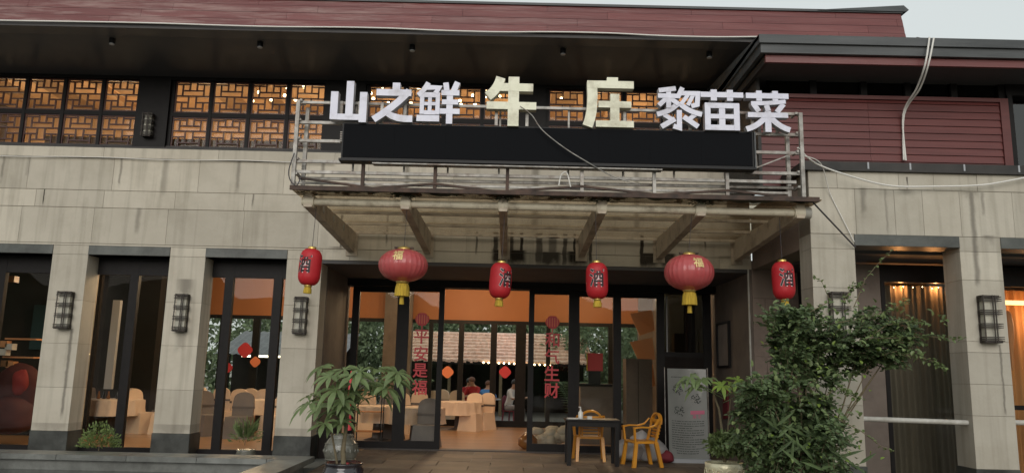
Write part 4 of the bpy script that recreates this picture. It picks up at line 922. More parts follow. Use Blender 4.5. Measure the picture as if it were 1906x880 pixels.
# ------------------------------------------------------------------ porch furniture
# table
tb_ = thing('table', 'black wooden table in front of the right sliding door', 'table', (1.46, 14.0, F))
X0, X1, Y0, Y1 = 1.02, 1.92, 13.75, 14.3; TZ = .87
MB().bbox(X0-.02, X1+.02, Y0-.02, Y1+.02, TZ-.035, TZ, .004).build('tabletop', m_blackwood, tb_)
for (x, y) in ((X0+.04, Y0+.03), (X1-.04, Y0+.03), (X0+.04, Y1-.03), (X1-.04, Y1-.03)): MB().box(x-.035, x+.035, y-.03, y+.03, F, TZ-.036).build('leg', m_blackwood, tb_)
MB().box(X0+.075, X1-.075, Y0+.01, Y0+.03, TZ-.12, TZ-.036).build('apron', m_blackwood, tb_); MB().box(X0+.075, X1-.075, Y1-.03, Y1-.01, TZ-.12, TZ-.036).build('apron', m_blackwood, tb_)
bt = thing('bottle', 'white pump bottle standing on the black table', 'bottle', (1.27, 13.95, TZ))
MB().lathe((1.27, 13.95, TZ), [(.04, 0), (.042, .01), (.042, .11), (.015, .14), (.015, .16)], 14).build('body', m_bottle, bt); MB().tube([(1.27, 13.95, TZ+.16), (1.27, 13.95, TZ+.2), (1.235, 13.95, TZ+.2)], .009, 8).build('pump', m_bottle, bt)
tag(MB().box(1.03, 1.22, 13.8, 14.0, TZ+.001, TZ+.015).build('notebook', m_paper), 'thin pale notebook at the left end of the black table', 'notebook')
tag(MB().box(1.38, 1.46, 13.85, 13.93, TZ+.001, TZ+.05).build('small_box', m_paper), 'small pale box beside the pump bottle on the table', 'box')
# plastic armchairs (local coords, front towards -y)
def armchair(label, loc, rz):
    t = thing('plastic_armchair', label, 'chair', loc, group='orange-yellow plastic chairs at the door', rz=rz)
    def bl(m_, nm): return m_.build(nm, m_plastic, t, local=True)
    b = MB()
    n = 8; vs = []
    b.bbox(-.22, .22, -.22, .22, .39, .43, .02); bl(b, 'seat')
    for sx in (-1, 1):
        q = MB()  # front leg going up into the arm support
        q.add([(sx*.21, -.20, .42), (sx*.27, -.20, .42), (sx*.27, -.15, .42), (sx*.21, -.15, .42), (sx*.25, -.27, 0), (sx*.30, -.27, 0), (sx*.30, -.20, 0), (sx*.25, -.20, 0)],
              [(0, 1, 2, 3), (7, 6, 5, 4), (0, 4, 5, 1), (1, 5, 6, 2), (2, 6, 7, 3), (3, 7, 4, 0)]); bl(q, 'leg')
        q = MB(); q.add([(sx*.19, .15, .42), (sx*.25, .15, .42), (sx*.25, .22, .42), (sx*.19, .22, .42), (sx*.22, .25, 0), (sx*.27, .25, 0), (sx*.27, .31, 0), (sx*.22, .31, 0)],
              [(0, 1, 2, 3), (7, 6, 5, 4), (0, 4, 5, 1), (1, 5, 6, 2), (2, 6, 7, 3), (3, 7, 4, 0)]); bl(q, 'leg')
        q = MB(); q.bar((sx*.25, -.2, .42), (sx*.27, -.22, .65), .05, .03); bl(q, 'arm_support')
        pts = [(sx*.27, -.24, .65), (sx*.285, -.1, .67), (sx*.28, .05, .665), (sx*.26, .17, .70), (sx*.225, .25, .80)]
        q = MB()
        for a, c in zip(pts, pts[1:]): q.bar(a, c, .055, .025)
        bl(q, 'armrest')
        q = MB(); q.bar((sx*.2, .19, .40), (sx*.19, .29, .78), .035, .03); bl(q, 'back_post')
    q = MB(); pts = [(.20*math.cos(a)*1.0, .28+.03*math.sin(a), .72+.17*math.sin(a)) for a in [math.pi*i/10 for i in range(11)]]
    for a, c in zip(pts, pts[1:]): q.bar(a, c, .03, .06, up=(0, -1, .2))
    bl(q, 'back_hoop')
    for i in range(5):
        z = .50+.055*i; q = MB(); q.bar((-.17, .21+.1*(z-.4)/.38+.02, z), (.17, .21+.1*(z-.4)/.38+.02, z), .012, .03, up=(0, 0, 1)); bl(q, 'back_slat')
    q = MB(); q.bar((-.16, .27, .77), (.16, .27, .77), .012, .05); bl(q, 'back_slat')
    for x in (-.15, .15): q = MB(); q.bar((x, .205, .44), (x, .285, .8), .03, .012, up=(0, -1, 0)); bl(q, 'back_stile')
    return t
armchair('orange-yellow plastic armchair standing behind the black table', (1.50, 14.72, F), math.pi)
armchair('orange-yellow plastic armchair seen from the side, right of the black table', (2.32, 13.95, F), math.radians(-78))
# sacks
def blob(c, s, m, nm, parent, seed=0, sub=3, rough_=.25):
    bm = bmesh.new(); bmesh.ops.create_icosphere(bm, subdivisions=sub, radius=1); r = random.Random(seed)
    ph = [r.uniform(0, 6) for _ in range(9)]
    for v in bm.verts:
        k = 1+rough_*(.4*math.sin(3*v.co.x+ph[0])*math.sin(2.5*v.co.y+ph[1])+.3*math.sin(5*v.co.z+ph[2]+2*v.co.x)+.2*math.sin(9*v.co.x+ph[3])*math.sin(8*v.co.z+ph[4]))
        v.co = Vector((v.co.x*s[0]*k, v.co.y*s[1]*k, max(-.92*s[2], v.co.z*s[2]*k)))
    vs = [(v.co.x+c[0], v.co.y+c[1], v.co.z+c[2]) for v in bm.verts]; fs = [[v.index for v in f.verts] for f in bm.faces]; bm.free()
    b = MB(); b.add(vs, fs, True); return b.build(nm, m, parent)
t = thing('sack_heap', 'heap of pale grey sacks on the floor behind the side-on plastic chair', 'sacks', (2.45, 14.6, F))
blob((2.25, 14.6, F+.2), (.28, .25, .2), m_bag, 'sack', t, 1); blob((2.62, 14.6, F+.22), (.3, .22, .22), m_bag, 'sack', t, 2); blob((2.45, 14.75, F+.28), (.2, .2, .25), m_bag, 'sack', t, 3)
tag(blob((2.86, 14.5, F+.10), (.15, .13, .11), m_redbag, 'red_sack', None, 4), 'dark red sack lying beside the banner foot', 'sack')

# roll-up banner
bn = thing('banner_stand', 'grey printed roll-up banner with rows of text leaning by the door', 'banner', (3.25, 14.6, F))
bl_, br_ = P(1247, 760, 14.6).x, P(1318, 760, 14.6).x; BZ0, BZ1 = F+.06, 1.78
nx, nz = 8, 14; vs = []
def bsurf(u, v): # slightly bowed sheet
    x = bl_-.02+(br_-bl_+.02)*u; return Vector((x, 14.6+.05*math.sin(math.pi*u)+.1*v, BZ0+(BZ1-BZ0)*v-.02*math.sin(math.pi*u)*(1-v)*2))
for j in range(nz+1):
    for i in range(nx+1): vs.append(bsurf(i/nx, j/nz))
fs = [(j*(nx+1)+i, j*(nx+1)+i+1, (j+1)*(nx+1)+i+1, (j+1)*(nx+1)+i) for j in range(nz) for i in range(nx)]
MB().add(vs, fs, True).add([v+Vector((0, .006, 0)) for v in vs], [f[::-1] for f in fs], True).build('sheet', m_banner, bn)
MB().box(bl_-.05, br_+.03, 14.55, 14.75, F, F+.07).build('base', m_grey, bn); MB().tube([(br_+.04, 14.72, F+.05), (br_+.04, 14.76, 1.8)], .012, 8).build('pole', m_galv, bn)
MB().tube([(bl_-.06, 14.72, F+.05), (bl_-.06, 14.76, 1.8)], .008, 8).build('pole', m_galv, bn)
q = MB(); rr = random.Random(3)
def pq(m_, u0, u1, v0, v1): m_.add([bsurf(a, c)+Vector((0, -.004, 0)) for a, c in ((u0, v0), (u1, v0), (u1, v1), (u0, v1))], [(0, 1, 2, 3)])
for k in range(15):
    v = .42-k*.0245; u = .09
    end = .9 if k % 4 != 3 else rr.uniform(.5, .85)
    if k > 12: u = .2; end = .75
    while u < end:
        w = rr.uniform(.018, .032); pq(q, u, u+w, v, v+.008); pq(q, u+w*.3, u+w*.6, v-.002, v+.010); u += w+rr.choice((.006, .009, .02))
q.build('text_rows', m_print, bn, kind='stuff')
q = MB()
for (cu, cv, s, n_) in ((.25, .76, .13, 60), (.72, .66, .13, 55), (.28, .53, .14, 60)):
    for i in range(n_):
        a = rr.uniform(0, 6.28); r_ = s*math.sqrt(rr.random()); u = cu+r_*math.cos(a); v = cv+r_*.45*math.sin(a); w = rr.uniform(.01, .035)
        if .03 < u < .93: pq(q, u, u+w, v, v+w*.35)
    q.build('printed_picture', m_print, bn, kind='stuff'); q = MB()
q = MB(); pq(q, .58, .93, .5, .54); q.build('pink_block', m_pinkprint, bn)
q = MB()
for i, ch in enumerate('美食'):
    vs_, fs_ = glyph(ch, .01); q.add([bsurf(.62+.12*i+v[0]*.1+.06, .475+v[1]*.045)+Vector((0, -.006, 0)) for v in vs_], fs_)
q.build('pink_characters', m_pinkprint, bn)
q = MB()
for i in range(12): u = .1+.035*i; pq(q, u, u+.02, .9, .912)
q.build('heading_row', m_print, bn)
# framed notice on the right recess wall
pf = thing('picture_frame', 'black framed glass notice on the brown wall of the porch', 'frame', (4.12, 15.0, 2.0))
fz0, fz1 = 1.86, 2.65; fy0, fy1 = 14.75, 15.55
MB().box(4.13, 4.148, fy0, fy1, fz0, fz1).build('notice', mat('faded_notice', (.36, .30, .26), .3, col2=(.26, .21, .18), scale=3), pf)
for (a, b, c, d) in ((fy0-.03, fy0+.02, fz0, fz1), (fy1-.02, fy1+.03, fz0, fz1), (fy0-.03, fy1+.03, fz1, fz1+.04), (fy0-.03, fy1+.03, fz0-.04, fz0)): MB().box(4.10, 4.147, a, b, c, d).build('frame_bar', m_blackwood, pf)
tag(MB().add([(4.12, 14.9, .9), (4.12, 15.3, .85), (4.12, 15.25, 1.45), (4.12, 14.95, 1.5), (4.14, 14.9, .9), (4.14, 15.3, .85), (4.14, 15.25, 1.45), (4.14, 14.95, 1.5)], [(0, 1, 2, 3), (7, 6, 5, 4), (0, 4, 5, 1), (1, 5, 6, 2), (2, 6, 7, 3), (3, 7, 4, 0)]).build('red_cloth', m_redbag), 'red cloth hung low on the brown porch wall behind the plants', 'cloth')
tag(bx('fuse_box', m_darkroom, None, -3.28, -3.02, 13.98, 14.3, F, .62), 'low dark metal box behind the pillar at the left of the porch', 'box')

# ------------------------------------------------------------------ hall furniture
def covered_chair(label, loc, rz, cover=m_cloth):
    t = thing('covered_chair', label, 'chair', loc, group='cloth covered banquet chairs in the hall', rz=rz)
    b = MB(); W2 = .23
    # skirt: ring at floor, ring at seat, then back
    prof = [(W2+.05, -.28, .30, 0), (W2+.02, -.25, .27, .2), (W2, -.23, .24, .46)]
    vs = []; fs = []
    for (w, f0, b0, z) in prof: vs += [(-w, f0, z), (w, f0, z), (w, b0, z), (-w, b0, z)]
    for i in range(2):
        for k in range(4): fs.append((i*4+k, i*4+(k+1) % 4, (i+1)*4+(k+1) % 4, (i+1)*4+k))
    fs.append((8, 9, 10, 11)); b.add(vs, fs); 
    # rounded back
    out = [(-W2, .44), (-W2-.005, .7), (-W2+.01, .84)]+[(.22*math.cos(a), .84+.14*math.sin(a)) for a in [math.pi-math.pi*i/8 for i in range(1, 8)]]+[(W2-.01, .84), (W2+.005, .7), (W2, .44)]
    n = len(out); vs = [(x, .18+.08*(z-.44), z) for x, z in out]+[(x, .25+.08*(z-.44), z) for x, z in out]
    fs = [tuple(range(n)), tuple(range(2*n-1, n-1, -1))]+[(i, n+i, n+(i+1) % n, (i+1) % n) for i in range(n)]
    b.add(vs, fs); b.build('cover', cover, t, local=True)
    MB().box(-W2-.01, W2+.01, .185, .285, .62, .67).build('sash', m_sash, t, local=True)
    return t
def banquet_table(label, loc, r=.7):
    t = thing('banquet_table', label, 'table', loc, group='cloth covered round tables in the hall')
    MB().lathe((0, 0, 0), [(r, .60), (r+.01, .72), (r, .745), (.001, .75)], 36).build('tabletop', m_cloth, t, local=True)
    MB().lathe((0, 0, 0), [(r+.05, .40), (r+.02, .55), (r+.015, .74)], 72, mod=lambda a, z: 1+.045*math.cos(a*16+.6*math.sin(a*5)), cap=False).build('tablecloth', m_cloth, t, local=True)
    MB().lathe((0, 0, 0), [(.3, 0), (.1, .06), (.07, .6)], 16).build('pedestal', m_sash, t, local=True)
    return t
def fl(px, py, Y=None):
    """floor point seen at that pixel"""
    d = _fw*FPX+_R*(px-953)-_U*(py-440); t = (F-EYE)/d.z; return Vector((d.x*t, d.y*t, F))
T = [((852, 799), 'round table with peach cloth seen through the open doorway'), ((770, 822), 'round table with peach cloth behind the left sliding door'),
     ((480, 800), 'round table with peach cloth behind the window beside the porch pillar'), ((205, 805), 'peach-clothed table behind the second window from the left'), ((700, 818), 'peach-clothed table behind the fixed pane left of the doors')]
for (p, lab) in T: q = fl(*p); banquet_table(lab, q, .62)
Chs = [(876, 801, -.35, m_cloth, 'peach covered chair, nearer one of the pair in the open doorway'), (897, 799, -.6, m_cloth, 'peach covered chair, right one of the pair in the open doorway'),
 (850, 786, math.pi, m_cloth, 'peach covered chair behind the doorway table'), (815, 790, 2.6, m_cloth, 'peach covered chair beside the stile of the left sliding door'), (792, 833, -.1, m_greycover, 'grey covered chair behind the left sliding door glass'),
 (783, 795, 3, m_cloth, 'peach covered chair far behind the left sliding door'), (726, 815, .4, m_greycover, 'grey covered chair at the edge of the fixed left pane'),
 (442, 815, 0, m_greycover, 'grey covered chair in the window left of the porch pillar'), (448, 795, math.pi, m_cloth, 'peach covered chair beyond the grey one in the same window'), (385, 810, .9, m_greycover, 'grey covered chair half hidden by the second pillar'),
 (510, 812, -.5, m_cloth, 'peach covered chair next to the porch pillar window edge'), (258, 805, 1.2, m_cloth, 'peach covered chair in the second window, right of the post'), (185, 800, 1.8, m_greycover, 'grey covered chair at the left edge of the second window'),
 (392, 792, 2.2, m_cloth, 'peach covered chair far behind the second pillar edge'), (285, 798, .3, m_greycover, 'grey covered chair beside the second pillar in the left window')]
Chs += [(470, 792, 3.0, m_cloth, 'peach covered chair at the far side of the left hall table, right one'), (425, 800, 1.9, m_cloth, 'peach covered chair touching the left post in the window beside the porch'),
 (760, 806, .9, m_cloth, 'peach covered chair between the left sliding door stile and the table'), (690, 800, 2.8, m_cloth, 'peach covered chair behind the steel rack'), (232, 800, -2.4, m_cloth, 'peach covered chair behind the table in the second window')]
Chs += [(828, 783, 2.8, m_cloth, 'peach covered chair far back left in the doorway'), (500, 795, 2.6, m_cloth, 'peach covered chair far back right in the window beside the porch'), (415, 788, 3.1, m_cloth, 'peach covered chair far back left in the window beside the porch'),
 (745, 795, 2.9, m_cloth, 'peach covered chair at the back behind the fixed left pane'), (300, 806, -1.2, m_cloth, 'peach covered chair in the second window close to the second pillar')]
for (px, py, rz, cv, lab) in Chs: covered_chair(lab, fl(px, py), rz, cv)
# things on the left window table
q = fl(205, 805)
for i, dx in enumerate((-.3, -.2, -.08, .1, .2)):
    tag(MB().lathe((q.x+dx, q.y-.1+.05*(i % 2), F+.75), [(.035, 0), (.04, .05), (.02, .14-.02*(i % 3)), (.02, .17)], 10).build('tableware', m_darkglaze if i % 2 else m_gourd), ['dark jar at the left end of the table in the second window', 'brown bottle second on the left window table',
        'dark bottle mid left window table', 'brown pot right of the bottles on the left window table', 'dark pot at the right end of the left window table'][i], 'bottle', 'bottles and pots on the table in the second window')
# big vases / reception counter / leaning boards
rcn = thing('reception_counter', 'brown wooden reception counter behind the fixed pane right of the doors', 'counter', (1.9, 18, F))
MB().box(1.62, 2.5, 17.9, 18.5, F, 1.38).build('body', m_brownwall, rcn); MB().box(1.58, 2.54, 17.85, 18.55, 1.38, 1.43).build('top', m_dark, rcn)
cb = thing('tall_cabinet', 'tall brown cabinet behind the glass right of the black table', 'cabinet', (2.95, 17.6, F))
MB().box(2.58, 3.15, 17.4, 17.9, F, 2.0).build('body', m_brownwall, cb); MB().box(2.84, 2.85, 17.39, 17.4, F+.1, 1.95).build('door_gap', m_dark, cb)
rs = thing('red_notice', 'red rectangular notice with yellow edge standing on the reception counter', 'notice', (1.95, 18.1, 1.43))
MB().box(1.8, 2.15, 18.1, 18.12, 1.72, 2.12).build('panel', m_redsticker, rs); MB().box(1.78, 1.8, 18.095, 18.125, 1.72, 2.12).build('yellow_edge', m_tassel, rs); MB().box(1.82, 2.1, 18.1, 18.12, 1.43, 1.72).build('stand', m_blackwood, rs)
for i, z in enumerate((2.95, 2.3, 1.7)):
    b = MB(); x = P(1195, 600, 18.2).x
    b.add([(x-.28, 18.2, z+.1), (x+.22, 18.1, z+.2), (x+.28, 18.1, z-.28), (x-.05, 18.2, z-.4), (x-.28, 18.24, z+.1), (x+.22, 18.14, z+.2), (x+.28, 18.14, z-.28), (x-.05, 18.24, z-.4)],
          [(0, 3, 2, 1), (4, 5, 6, 7), (0, 1, 5, 4), (1, 2, 6, 5), (2, 3, 7, 6), (3, 0, 4, 7)])
    b2 = b.build('tilted_board', m_frameor); tag(b2, ['orange tilted wall board, topmost of three behind the right pane', 'orange tilted wall board, middle of three behind the right pane', 'orange tilted wall board, lowest of three behind the right pane'][i], 'wall board', 'tilted orange boards beside the cabinet')
tag(MB().box(3.35, 3.6, 15.98, 16.2, 2.12, 2.5).build('cardboard_box', m_paper if 0 else m_frameor), 'cardboard box on the ledge behind the rightmost porch window', 'box')
tag(curtain(3.62, 3.84, 16.25, 2.0, 3.4, mat('red_orange_curtain', (.4, .09, .04), .7), None, 14), 'red-orange curtain strip in the rightmost porch window', 'curtain')
rk = thing('rock_heap', 'heap of pale rocks behind the right sliding door glass', 'rocks', (1.0, 17, F))
for i in range(16): blob((rj(1.05, .42), rj(17.2, .2), F+.1+.26*random.random()*(1)), (rj(.16, .04), .14, rj(.12, .03)), m_rock, 'rock', rk, i+10, 2, .4)
tag(MB().lathe((.42, 16.5, F), [(.1, 0), (.2, .08), (.2, .2), (.1, .3), (.05, .33)], 20).build('brown_jar', m_gourd), 'round brown glazed jar inside the doorway by the right sliding door', 'jar')
# rack behind the pachira
sh = thing('steel_rack', 'small steel rack with shelves behind the leftmost entrance pane', 'rack', (-3.0, 16.8, F))
for x in (-3.2, -2.65):
    for y in (16.7, 17.0): MB().box(x-.01, x+.01, y-.01, y+.01, F, 1.35).build('upright', m_dark, sh)
for z in (.35, .75, 1.2): MB().box(-3.2, -2.65, 16.7, 17.0, z, z+.02).build('shelf', m_frameor, sh)
tag(MB().box(-3.15, -2.8, 16.75, 16.95, 1.22, 1.45).build('grey_box', m_grey), 'grey box on the top shelf of the steel rack', 'box')
# hanging paper stickers on the far glass
for i, (px, py, m_, r, lab) in enumerate(((833, 692, m_orsticker, .16, 'orange round paper lantern cut-out on the far glass, left one in the doorway'), (940, 692, m_redsticker, .16, 'red round paper lantern cut-out on the far glass, right one in the doorway'),
      (456, 651, m_redsticker, .2, 'larger red paper cut-out in the window left of the porch'), (475, 673, m_orsticker, .14, 'small orange paper cut-out below the larger red one'), (424, 684, m_redsticker, .13, 'small dark red paper cut-out near the left post of that window'))):
    p = P(px, py, 22.7); vs = [(p.x+r*math.cos(a)*(1+.08*math.cos(4*a)), 22.7, p.z+r*math.sin(a)*(1+.08*math.cos(4*a))) for a in [2*math.pi*k/24 for k in range(24)]]
    tag(MB().add(vs+[(v[0], 22.71, v[2]) for v in vs], [tuple(range(24)), tuple(range(47, 23, -1))]+[(k, (k+1) % 24, 24+(k+1) % 24, 24+k) for k in range(24)]).build('paper_cutout', m_), lab, 'window decoration', 'paper cut-outs on the far windows')
# leftmost dark room: shelves of goods and a red armchair
gs = thing('goods_shelf', 'shelf with small lit goods in the darkest window at the far left', 'shelf', (-9.3, 15.2, F))
for i, z in enumerate((1.35, 1.7, 2.05)):
    MB().box(-9.75, -9.15, 15.2, 15.45, z, z+.03).build('shelf_board', m_frameor, gs)
for i, (px, py) in enumerate(((12, 640), (22, 645), (14, 676), (24, 678), (10, 655), (26, 520))):
    p = P(px, py, 15.15); tag(MB().box(p.x-.07, p.x+.07, 15.05, 15.2, p.z-.06, p.z+.06).build('packet', [m_frameor, m_paper, m_gourd][i % 3]), ['orange packet upper left in the far left window', 'pale packet upper right in the far left window', 'brown packet lower left in the far left window',
      'orange packet lower right in the far left window', 'pale packet at the frame edge of the far left window', 'brown packet high up in the far left window'][i], 'packet', 'goods in the far left window')
rdc = thing('red_armchair', 'dark red upholstered armchair in the far left window', 'armchair', P(20, 800, 15.2)*1)
p = P(22, 800, 15.2)
blob((p.x, 15.2, 1.1), (.42, .3, .5), m_redseat, 'backrest', rdc, 5); blob((p.x, 15.05, .62), (.48, .4, .35), m_redseat, 'seat', rdc, 6)
tag(blob((P(40, 700, 15).x, 15.0, 1.25), (.14, .12, .26), m_redcush, 'red_cushion', None, 8), 'bright red cushion on the dark red armchair', 'cushion')

# ------------------------------------------------------------------ courtyard beyond
cy = bx('courtyard_ground', m_conc, None, -14, 10, 23.1, 60, 0.004, .06, kind='structure')
pv = thing('thatched_pavilion', 'low thatched pavilion in the courtyard seen through the doorway', 'pavilion', (-.3, 31, 0))
b = MB()
YF, YB, ZF, ZB = 29.0, 33.0, 2.0, 3.25
rows = 9
for r_ in range(rows):
    t0 = r_/rows; n = 90
    for i in range(n):
        x0 = -4.2+7.3*i/n; w = 7.3/n*1.2; y0 = YF+(YB-YF)*t0; z0 = ZF+(ZB-ZF)*t0+rj(.03, .02); y1 = y0+(YB-YF)/rows*1.5; z1 = ZF+(ZB-ZF)*(t0+1.5/rows)+.02-.05
        b.add([(x0, y0, z0+rj(0, .03)-.03), (x0+w, y0, z0+rj(0, .03)-.03), (x0+w, y1, z1), (x0, y1, z1), (x0, y0, z0+.05), (x0+w, y0, z0+.05)], [(0, 1, 5, 4), (4, 5, 2, 3)])
b.build('thatch', m_thatch, pv)
MB().add([(-4.2, YF, ZF-.1), (3.1, YF, ZF-.1), (3.1, YB, ZB-.1), (-4.2, YB, ZB-.1), (-4.2, YF, ZF-.04), (3.1, YF, ZF-.04), (3.1, YB, ZB-.04), (-4.2, YB, ZB-.04)], [(0, 3, 2, 1), (4, 5, 6, 7), (0, 1, 5, 4), (1, 2, 6, 5), (2, 3, 7, 6), (3, 0, 4, 7)]).build('roof_base', m_dark, pv)
for x in (-4, -2.2, -.3, 1.4, 3): MB().tube([(x, 29.3, 0), (x, 29.3, 2.0)], .06, 8).build('post', m_stem, pv)
MB().box(-4.2, 3.1, 32.8, 32.9, 0.06, 2.9).build('back_wall', m_darkroom, pv)
for i in range(14): p = P(900+i*9.5, 674+.4*i, 28.9); MB().lathe(p, [(.001, -.035), (.035, 0), (.001, .035)], 6).build('string_bulb', m_bulb, pv)
ts = thing('tin_shed', 'grey corrugated roof shed seen through the window beside the porch pillar', 'shed', (-8.5, 29, 0))
b = MB(); n = 40; vs = []
for i in range(n+1):
    x = -10.5+4.6*i/n; vs += [(x, 28, 2.05+.04*(i % 2)), (x, 31, 3.0+.04*(i % 2))]
b.add(vs, [(2*i, 2*i+2, 2*i+3, 2*i+1) for i in range(n)]); b.build('corrugated_roof', m_tin, ts)
MB().box(-9.5, -5.9, 28.0, 28.05, 1.98, 2.05).build('tube_lamp', m_tube, ts); MB().box(-10.5, -5.9, 30, 30.1, .06, 2.6).build('back_wall', m_darkroom, ts)
for x in (-10, -8, -6): MB().box(x-.05, x+.05, 28.1, 28.2, .06, 2.1).build('post', m_dark, ts)
# leaves
def leafkite(b, p, d, nrm, L, w, fold=.25):
    d = d.normalized(); s = d.cross(nrm); s = s.normalized() if s.length > 1e-3 else Vector((1, 0, 0)); n = s.cross(d)
    a = p+d*L*.28; c = p+d*L*.68-n*L*.04; hw = w*.5; f = n*w*fold
    b.add([p, a, c, p+d*L-n*L*.12, a+s*hw+f, c+s*hw*.86+f*.8, a-s*hw+f, c-s*hw*.86+f*.8], [(0, 1, 4), (1, 2, 5, 4), (2, 3, 5), (0, 6, 1), (1, 6, 7, 2), (2, 7, 3)], False)
def rdir(r=random):
    while True:
        v = Vector((r.uniform(-1, 1), r.uniform(-1, 1), r.uniform(-1, 1)))
        if .05 < v.length < 1: return v.normalized()
def cloud(b, c, rad, n, L, w, rr=random, shell=.5, up=.4):
    for _ in range(n):
        v = rdir(rr); k = shell+(1-shell)*rr.random()**.5; p = Vector(c)+Vector((v.x*rad[0], v.y*rad[1], v.z*rad[2]))*k
        d = (v+rdir(rr)*.9+Vector((0, 0, -.15))); leafkite(b, p, d, (rdir(rr)*.6+Vector((0, -.2, up+.4))), L*rr.uniform(.7, 1.25), w*rr.uniform(.8, 1.2))
def tree(c, h, rad, n, label, m_, L=.22, trunk=m_stem):
    t = thing('courtyard_tree', label, 'tree', c, group='trees beyond the courtyard')
    MB().tube([c, (c[0]+.1, c[1], h*.5), (c[0]-.05, c[1], h*.8)], .12, 8, .05).build('trunk', trunk, t)
    b = MB(); rr = random.Random(int(abs(c[0]*31+c[1])))
    for i in range(9):
        v = rdir(rr); cc = (c[0]+v.x*rad*.6, c[1]+v.y*rad*.5, h+v.z*rad*.6); cloud(b, cc, (rad*.5, rad*.5, rad*.42), n//9, L, L*.45, rr, .35)
    b.build('crown', m_, t, kind='stuff')
tr_l = [((-12, 36, 0), 'leafy tree far left behind the tin shed'), ((-8.2, 35, 0), 'leafy tree behind the tin shed roof'), ((-5.4, 34.5, 0), 'leafy tree between shed and pavilion'), ((-2.2, 35, 0), 'bright leafy tree above the thatched roof'),
        ((.6, 36, 0), 'leafy tree above the middle of the thatched roof'), ((3.4, 31.0, 0), 'leafy tree right of the pavilion'), ((5.2, 28, 0), 'leafy tree behind the reception counter window'), ((6.9, 33, 0), 'leafy tree at the far right of the courtyard')]
for i, (c, lab) in enumerate(tr_l): tree(c, 3.3 if i not in (5, 6) else 2.2, 2.1, 2300, lab, m_bg)
hb = MB(); rr = random.Random(5)
for j in range(3):
    for i in range(20): cloud(hb, (-16+i*1.35, 38+j*.5, 1.2+1.9*j+rr.uniform(-.4, .4)), (1.25, .8, 1.35), 300, .34, .17, rr, .3)
tag(hb.build('hedge', m_bg), 'tall green hedge closing the back of the courtyard', 'hedge')
lf = MB(); rr = random.Random(9)
for (x, y_) in ((-3.4, 25.2), (2.2, 25.5), (2.6, 26.3), (-5.8, 25.5)):
    for k in range(9):
        a = rr.uniform(0, 6.28); pts = [Vector((x, y_, .1))+Vector((math.cos(a)*.9*t, math.sin(a)*.5*t, 2.4*t-1.1*t*t)) for t in [i/7 for i in range(8)]]
        for p0, p1 in zip(pts[1:], pts[2:]):
            for s in (-1, 1):
                for q_ in range(3):
                    pp_ = p0.lerp(p1, q_/3); leafkite(lf, pp_, (p1-p0).normalized()*.6+Vector((s*math.sin(a), -s*math.cos(a), -.3)), Vector((0, 0, 1)), .38, .05)
tag(lf.build('palm_clump', m_bg), 'feathery palm fronds standing outside the far windows', 'palms')

